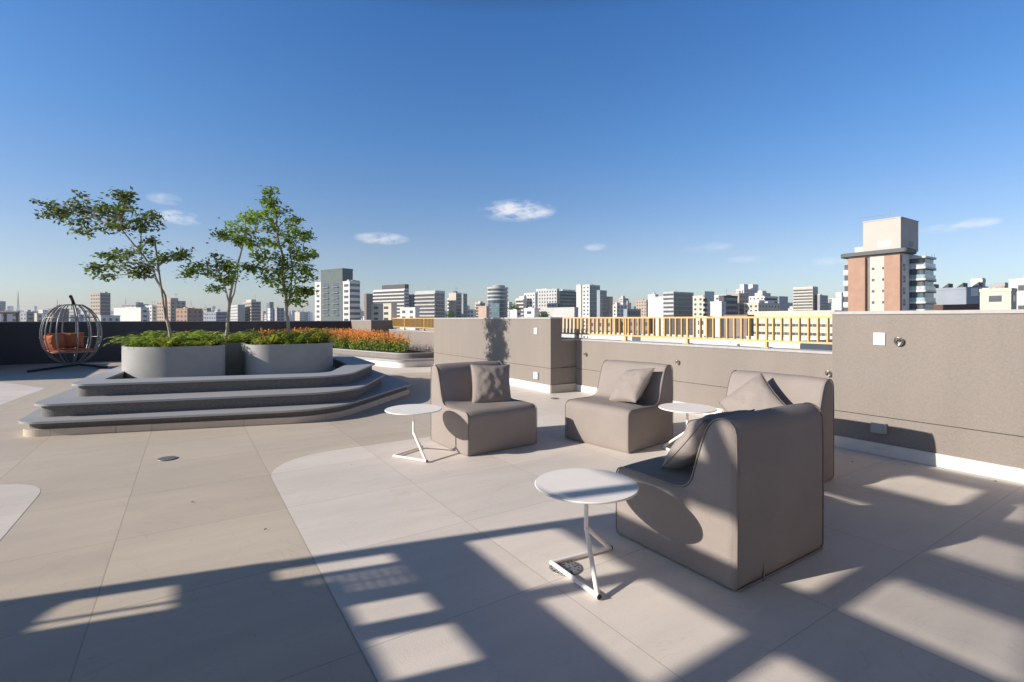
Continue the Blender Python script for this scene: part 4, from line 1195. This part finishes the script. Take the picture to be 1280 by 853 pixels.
city('white_tank_tower', 'white tower topped by two water tank boxes', TW, 920, 930, 948, 362, 560, 'white', 'grid', 'grid', zvis=-5, roof=[(.0, .3, 0, .5, 6, 'white'), (.6, 1, 0, .6, 6.5, 'white')])
city('white_cluster_block', 'white stepped flats in the cluster right of the tank tower', OB, 936, 955, 972, 371, 440, 'white', 'grid', 'slabs', zvis=-5, roof=[(.0, .6, .1, .6, 3.5, 'cream'), (.1, .4, .2, .5, 5.5, 'white')])
city('low_cream_flats', 'cream low flats in front of the white cluster', OB, 930, 948, 975, 380, 320, 'cream', 'grid', 'grid', zvis=-5, roof=[(.1, .35, .1, .7, 2.5, 'white'), (.5, .8, .1, .7, 1.8, 'white')])
city('blue_haze_tower', 'bluish tower right of the white cluster', TW, 970, 974, 985, 371, 800, 'blue', 'grid', 'grid')
city('blue_haze_block', 'lower bluish block between haze tower and brown glass tower', OB, 983, 985, 991, 379, 900, 'blue', None, 'grid')
city('brown_glass_tower', 'brown glass tower with pale crown right of the white cluster', TW, 991.5, 1016, 1022.5, 361, 500, 'lgrey', 'bands', 'glass', wglass=mat('bronze_glass', (.10, .08, .05), .2, .3, .4, spec=.6), roof=[(0, 1, 0, 1, 2.2, 'cream')])
city('dark_twin_block', 'dark grey block directly right of the brown glass tower', OB, 1022, 1025, 1035, 370, 500, 'grey', None, 'grid', roof=[(.0, .3, 0, 1, 1.5, 'white')])
city('white_step_block', 'white stepped block left of the brick apartment tower', OB, 1040, 1052, 1056, 374, 300, 'white', None, None, roof=[(0, .9, 0, .6, 4, 'white')])
# long white office block seen through the railing
wo = city('white_office_block', 'long white office block with dark window strips seen through the railing', OB, 935, 1043, 1060, 391, 150, 'cream', None, None, zvis=-14)
for k in range(3):
    nb = 22; Lb = wo['Lb']
    z = wo['zt']-3.5-k*2.75
    for i in range(nb):
        b = MB(); b.obox(wo['o'], wo['b'], -wo['a'], Lb*(i+.94)/nb, .06, z-.85, z, 0, Lb*(i+.06)/nb, -.02)
        b.build('window', M_GLASS, wo['root'])
    b = MB(); b.obox(wo['o'], wo['b'], -wo['a'], Lb, .04, z-1.6, z-1.52, 0, 0, -.01); b.build('ledge', CM['grey'], wo['root'])
city('dark_side_block', 'dark brown low block seen through the railing left of the white office', OB, 905, 934, 936, 397, 130, 'brown', None, 'grid', zvis=-14)
city('charcoal_rail_block', 'charcoal block seen through the middle of the long railing', OB, 832, 870, 874, 399, 170, 'dark', 'grid', None, zvis=-16)
city('brown_rail_block', 'brown low block seen through the left part of the long railing', OB, 775, 812, 818, 400, 180, 'brown', 'grid', None, zvis=-16)
city('tan_rail_block', 'tan low block seen through the railing near the projecting wall', OB, 735, 768, 774, 401, 190, 'tan', 'grid', None, zvis=-16, yaw=10)
city('white_rail_block', 'white block with small dark windows seen through the railing middle', OB, 868, 884, 889, 398, 165, 'cream', 'grid', None, zvis=-16, ww=4)
for i, (xa, xb, xc, yy, dd, ww_, lb) in enumerate((
    (735, 790, 800, 421, 120, 'white', 'white flat roof seen just below the left bottom rail'),
    (800, 880, 890, 424, 115, 'lgrey', 'pale grey flat roof seen just below the middle bottom rail'),
    (880, 1000, 1050, 431, 90, 'white', 'white flat roof seen just below the right bottom rail'))):
    city('flat_roof_block', lb, OB, xa, xb, xc, yy, dd, ww_, None, None, zvis=-30)
city('cream_far_right_block', 'cream block with terracotta roof vents right of the blue grey hall', OB, 1225, 1264, 1271, 364, 108, 'cream', 'grid', 'grid', yaw=0, ww=7, fh=4.2, roof=[(.1, .35, .5, .62, .9, 'pink'), (.1, .35, .22, .32, 1.2, 'brick'), (.1, .4, .7, .95, .9, 'white')])
city('white_edge_block', 'bright white block cut by the right edge of the picture', OB, 1262, 1300, 1310, 351, 120, 'white', 'grid', None, ww=9, fh=5)
# shed-roofed hall
hl = city('shed_roof_hall', 'blue grey hall with dark shed roof lights and brown base', OB, 1160, 1231, 1236, 361, 150, 'blue', None, None)
for k in range(4):
    b = MB(); Lb = hl['Lb']; y0 = Lb*(.10+.26*k); o = hl['o']; z = hl['zt']
    p = [o+hl['b']*y0, o+hl['b']*(y0+Lb*.18)]
    a_ = hl['a']*4
    vs = [(p[0].x, p[0].y, z), (p[1].x, p[1].y, z), (p[0].x, p[0].y, z+2.1)]
    vs += [(q[0]+a_.x, q[1]+a_.y, q[2]) for q in vs]
    b.add(vs, [(0, 1, 2), (3, 5, 4), (0, 3, 4, 1), (1, 4, 5, 2), (0, 2, 5, 3)]); b.build('roof_light', CM['dark'], hl['root'])
b = MB(); b.obox(hl['o'], hl['b'], -hl['a'], hl['Lb'], .3, -10, hl['zt']-4.6, 0, 0, -.02); b.build('brown_base', CM['roof'], hl['root'])
b = MB(); b.obox(hl['o'], hl['b'], -hl['a'], hl['Lb']*.22, .5, hl['zt']-2.2, hl['zt']+.2, 0, hl['Lb']*.1, -.02); b.build('white_tank', CM['white'], hl['root'])
city('white_tank_house', 'white rooftop tank house beside the shed roofed hall', OB, 1217, 1228, 1232, 352, 170, 'white', None, None, roof=[(0, 1, 0, 1, 1.2, 'lgrey')])

# hero: brick apartment tower
HD = 128.0
def hero():
    o = at_d(1127, 391, HD); XM, YM = o.x, o.y
    root = thing('brick_apartment_tower', 'tall apartment tower with brick panels, glass balconies and pale penthouse box', TW, (XM, YM, -42))
    def zL(y, x=1127): return on_x(x, y, XM).z
    def Y(x): return on_x(x, 390, XM).y
    def X(x): return on_y(x, 390, YM).x
    Z0 = -42; zs = on_x(1127, 314, XM).z; y9 = Y(1061); xr = X(1136)
    b = MB(); b.box(XM+.3, XM+19, YM+.3, y9, Z0, zs-.3); b.build('core', CM['cream'], root)
    def pan(x0, x1, dx, m, nm, zt):
        b = MB(); b.box(XM-dx, XM+.35, Y(x1), Y(x0), Z0, zt); return b.build(nm, m, root)
    pan(1062, 1083, .9, CM['brick'], 'brick_panel', zs-.9)
    pan(1107, 1126.8, .9, CM['brick'], 'brick_panel', zs-.9)
    pan(1083, 1088, -.1, CM['brown'], 'brown_recess', zs-1.0)  # brown strip set back between the panels
    pan(1088, 1107, .25, mat('pale_panel', (.60, .53, .47), .85, .05, .3), 'cream_panel', zs-.6)
    for k in range(7):
        z = zs-4.4-k*3.0
        for xx in (1092, 1105):
            b = MB(); yy = Y(xx); b.box(XM-.31, XM-.2, yy-.3, yy+.3, z, z+.65); b.build('small_window', M_GLASS, root)
    # left balconies
    ya, yb = Y(1061.5), Y(1053.5)
    for k in range(7):
        z = zs-5.0-k*3.0
        b = MB(); b.box(XM+.3, XM+3.5, ya, yb, z, z+1.2); b.build('side_balcony', CM['white'], root)
        b = MB(); b.box(XM+.55, XM+3.4, ya, yb-.2, z+1.2, z+2.7); b.build('side_window', M_GLASS, root)
        b = MB(); b.box(XM+.28, XM+3.52, ya, yb+.02, z-.16, z); b.build('slab_edge', CM['brick'], root)
        b = MB(); b.box(XM+.28, XM+3.4, ya, yb-.1, z+2.7, z+2.84); b.build('side_wall', CM['white'], root)
    # right face: pale strip then glass balconies with rounded corner
    b = MB(); b.box(XM+.36, X(1136.2), YM-.1, YM+.3, Z0, zs-.6); b.build('pale_strip', CM['white'], root)
    for k in range(7):
        z = zs-5.0-k*3.0
        b = MB(); b.box(X(1128.5), X(1130.8), YM-.16, YM-.05, z, z+1.7); b.build('window', M_GLASS, root)
    x0 = X(1137); yn = on_x(1157, 390, x0).y; x1 = on_y(1171.5, 390, yn).x
    def out(g):
        return rpoly([(x0-g, YM+.28, 0), (x0-g, yn-g, .5), (x1+g, yn-g, 1.1), (x1+g, YM+5, .8), (x1+g, YM+9, 0), (x0-g, YM+9, 0)], 5)
    for k in range(6):
        z = zs-4.6-k*3.0
        b = MB(); b.prism(out(.12), z-.02, z+.16); b.build('dark_slab_edge', CM['dark'], root)
        b = MB(); b.prism(out(.1), z+.17, z+.62); b.build('balcony_band', CM['white'], root)
        b = MB(); b.prism(out(-.02), z+.62, z+1.65); b.build('glass_balustrade', M_TEAL if k % 2 else mat('pale_glass', (.48, .53, .54), .2, .35, .35, spec=.6), root)
        b = MB(); b.prism(out(-.35), z+1.65, z+3.0-.02); b.build('glazing', M_GLASSB if k % 2 else M_GLASS, root)
    b = MB(); b.prism(out(.12), zs-1.7, zs-1.25); b.build('roof_terrace_band', CM['white'], root)
    for i in range(14):
        pr = out(0); q = pr[int(i*len(pr)/14)]
        b = MB(); b.box(q[0]-.03, q[0]+.03, q[1]-.03, q[1]+.03, zs-1.25, zs-.2); b.build('railing_post', CM['lgrey'], root)
    # roof slab, curved
    sl = rpoly([(XM-1.6, YM-1.6, .8), (XM+7.5, YM-1.2, 3), (XM+10, YM+5, 1), (XM+10, Y(1056)+1.5, 2), (XM-1.2, Y(1056)+1.5, 3.0)], 6)
    zsl = on_x(1127, 312, XM).z
    b = MB(); b.prism(sl, zsl-.75, zsl+.25); b.build('roof_slab', mat('slab_grey', (.13, .135, .14), .7), root)
    b = MB(); b.box(XM+1.2, XM+7, YM+1.5, Y(1066), zsl+.251, zsl+1.9); b.build('lower_roof_box', CM['cream'], root)
    PXm = XM-.2
    yb0, yb1 = on_x(1126, 290, PXm).y, on_x(1079, 290, PXm).y
    zt_ = on_x(1126, 272, PXm).z; xe = on_y(1148, 290, yb0).x
    b = MB(); b.box(PXm, xe, yb0, yb1, zsl+.251, zt_); b.build('penthouse_box', CM['pink'] if False else mat('pale_pinkish_render', (.54, .47, .42), .85, .05, .3), root)
    b = MB(); b.box(PXm-.12, xe+.1, yb0-.12, yb1+.1, zt_, zt_+.25); b.build('box_coping', CM['lgrey'], root)
    b = MB(); b.box(PXm-.08, PXm+.02, yb0+2.0, yb0+5.0, zsl+1.0, zsl+2.6); b.build('vent_panel', CM['white'], root)
    b = MB(); b.box(xe*.45+PXm*.55, xe*.7+PXm*.3, yb0-.08, yb0+.02, zsl+1.2, zsl+2.6); b.build('vent_grille', CM['grey'], root)
    b = MB(); b.tube([(PXm+2, yb0+3, zt_), (PXm+2, yb0+3, zt_+3)], .06, 5); b.tube([(PXm+2, yb0+3, zt_+1.6), (PXm-1, yb0+9, zt_+1.2)], .04, 4); b.build('antenna', CM['grey'], root)
hero()

# brown timber roof frame on a neighbouring roof, far left
def frame():
    root = thing('roof_frame', 'brown pergola frame on a neighbouring roof at the far left edge', 'roof frame', at_d(8, 402, 60))
    rt = Vector((C_, -S_, 0)); fw = Vector((S_, C_, 0))
    for x in (-14, 6.5, 21.5):
        for dz in (0, 3):
            p = at_d(x, 402, 60+dz); b = MB(); b.box(p.x-.12, p.x+.12, p.y-.12, p.y+.12, -1, 2.05); b.build('post', CM['brown'], root)
    for dz in (0, 3):
        p0, p1 = at_d(-18, 391, 60+dz), at_d(23.5, 391, 60+dz)
        b = MB(); b.tube([(p0.x, p0.y, 2.1), (p1.x, p1.y, 2.1)], .15, 4); b.build('beam', CM['brown'], root)
frame()
# lattice masts
for x, yt, D, lab in ((22.5, 364, 900, 'lattice antenna mast at the far left skyline'), (71.5, 374, 1200, 'thin antenna mast behind the swing chair'), (157, 373, 1100, 'thin antenna mast above the grey block'), (239, 375, 1100, 'thin antenna mast over the orange brick block')):
    p = at_d(x, yt, D); root = thing('antenna_mast', lab, 'antenna', (p.x, p.y, -42))
    w_ = .0035*D*.6
    b = MB()
    for sx in (-1, 1):
        for sy in (-1, 1):
            b.tube([(p.x+sx*w_, p.y+sy*w_, -42), (p.x+sx*w_*.6, p.y+sy*w_*.6, p.z*.4), (p.x, p.y, p.z)], [.35, .3, .2], 4)
    for k in range(10):
        z = -5+(p.z*.8+5)*k/10; s_ = w_*(.9-.6*k/10); b.box(p.x-s_, p.x+s_, p.y-s_, p.y+s_, z, z+.3)
    b.build('lattice', CM['grey'], root)

# middle-distance filler blocks, each of its own
rnd = random.Random(77)
kinds = ['white', 'cream', 'lgrey', 'grey', 'tan', 'blue', 'white', 'lgrey']
names = dict(white='white', cream='cream', lgrey='pale grey', grey='grey', tan='tan', blue='bluish')
FG = 'small far blocks of the skyline'
for i in range(120):
    x = rnd.uniform(-30, 1310)
    D = rnd.uniform(550, 1400)
    w_ = rnd.uniform(5, 13); yt = 399-rnd.uniform(4, 21)*(1 if x > 560 else .65)
    k = rnd.choice(kinds)
    third = ['far left', 'left', 'centre left', 'centre right', 'right', 'far right'][max(0, min(5, int(x/213.4)))]
    city('far_block', 'small %s far block low on the %s skyline' % (names[k], third), OB, x-w_*.5, x, x+w_*.6, yt, D, k,
         rnd.choice(['grid', 'bands']), rnd.choice(['grid', 'bands']), yaw=(30 if x < 290 else 0)+rnd.uniform(-6, 6), zvis=-8, fh=4.5, ww=6, group='far %s blocks on the %s skyline' % (names[k], third))
for i in range(46):
    x = rnd.uniform(770, 1045) if i < 34 else rnd.uniform(560, 770)
    D = rnd.uniform(480, 950)
    w_ = rnd.uniform(6, 14); yt = 399-rnd.uniform(12, 27)
    k = rnd.choice(['white', 'cream', 'white', 'lgrey', 'tan', 'blue'])
    third = 'centre' if x < 770 else ('right of centre' if x < 900 else 'right')
    city('mid_block', '%s block crowded in the middle skyline, %s' % (names[k], third), OB, x-w_*.6, x, x+w_*.6, yt, D, k,
         rnd.choice(['grid', 'grid', 'slabs']), rnd.choice(['grid', 'bands']), yaw=rnd.uniform(-6, 8), zvis=-6, fh=3.6, ww=5,
         group='crowded %s blocks of the middle skyline, %s' % (names[k], third),
         roof=[(.1, .6, .1, .6, rnd.uniform(1.5, 5), rnd.choice(['white', 'lgrey', 'cream']))])
# the hazy mass of the distant city
b = MB()
for i in range(1500):
    x = rnd.uniform(-260, 1560); D = rnd.uniform(1300, 4200)
    p = at_d(x, 399-rnd.uniform(1, 11)*(1.0 if rnd.random() < .85 else 1.5), D)
    w_, d_ = rnd.uniform(9, 26), rnd.uniform(9, 26)
    b.box(p.x-w_/2, p.x+w_/2, p.y-d_/2, p.y+d_/2, -42, p.z, rnd.randint(0, 3))
tag(b.build('distant_city', [CM['white'], CM['lgrey'], CM['blue'], CM['tan']]), 'hazy mass of distant city buildings along the horizon', 'city', kind='stuff')
b = MB()
for i in range(900):
    x = rnd.uniform(560, 1260); D = rnd.uniform(60, 900)
    h_ = rnd.uniform(4, 16)
    p = at_d(x, 399, D)
    if p.x < 25: continue
    w_, d_ = rnd.uniform(8, 18), rnd.uniform(8, 18)
    b.box(p.x-w_/2, p.x+w_/2, p.y-d_/2, p.y+d_/2, -42, -42+h_, rnd.randint(0, 3))
tag(b.build('low_city_roofs', [CM['white'], CM['lgrey'], CM['tan'], CM['brick']]), 'carpet of low city roofs far below the terrace', 'city', kind='stuff')

# a few street trees among the blocks
def far_tree(label, x, yt, D, r):
    p = at_d(x, yt, D); root = thing('far_tree', label, 'tree', (p.x, p.y, -42))
    b = MB(); b.tube([(p.x, p.y, -42), (p.x+.3, p.y, p.z-r)], [.6, .25], 6); b.build('trunk', M_BARK, root)
    b = MB(); rr = random.Random(int(x))
    for _ in range(420):
        d = Vector((rr.gauss(0, 1), rr.gauss(0, 1), rr.gauss(0, 1))).normalized()*r*rr.uniform(.35, 1)
        q = Vector((p.x, p.y, p.z-r))+Vector((d.x*(1+.3*math.sin(d.z*3)), d.y, d.z*.9)); leaf(b, q, r*.28, rr)
    b.build('crown', M_LEAF1, root, recalc=False)
far_tree('dark tree top beside the white terrace block', 643.5, 378, 300, 4.2)
far_tree('dark round tree top in front of the sand coloured hall', 680, 388, 200, 3.2)
far_tree('green tree below the bottom rail left of the white office', 916, 427, 80, 3.0)
far_tree('dark tree top left of the pink block', 563, 388, 330, 3.5)

# ------------------------------------------------------------------ air
HAZE = 0.00016
if HAZE:
    b = MB(); b.box(-5200, 5200, -5200, 5200, -43.5, 60)
    hz = b.build('haze', [bpy.data.materials.new('haze_air')])
    m = hz.data.materials[0]; m.use_nodes = True; nn = m.node_tree.nodes; nn.clear()
    o_ = nn.new('ShaderNodeOutputMaterial'); v_ = nn.new('ShaderNodeVolumePrincipled')
    v_.inputs['Color'].default_value = (.80, .88, 1.0, 1); v_.inputs['Density'].default_value = HAZE; v_.inputs['Anisotropy'].default_value = .2
    m.node_tree.links.new(v_.outputs[0], o_.inputs['Volume'])
    tag(hz, kind='stuff')
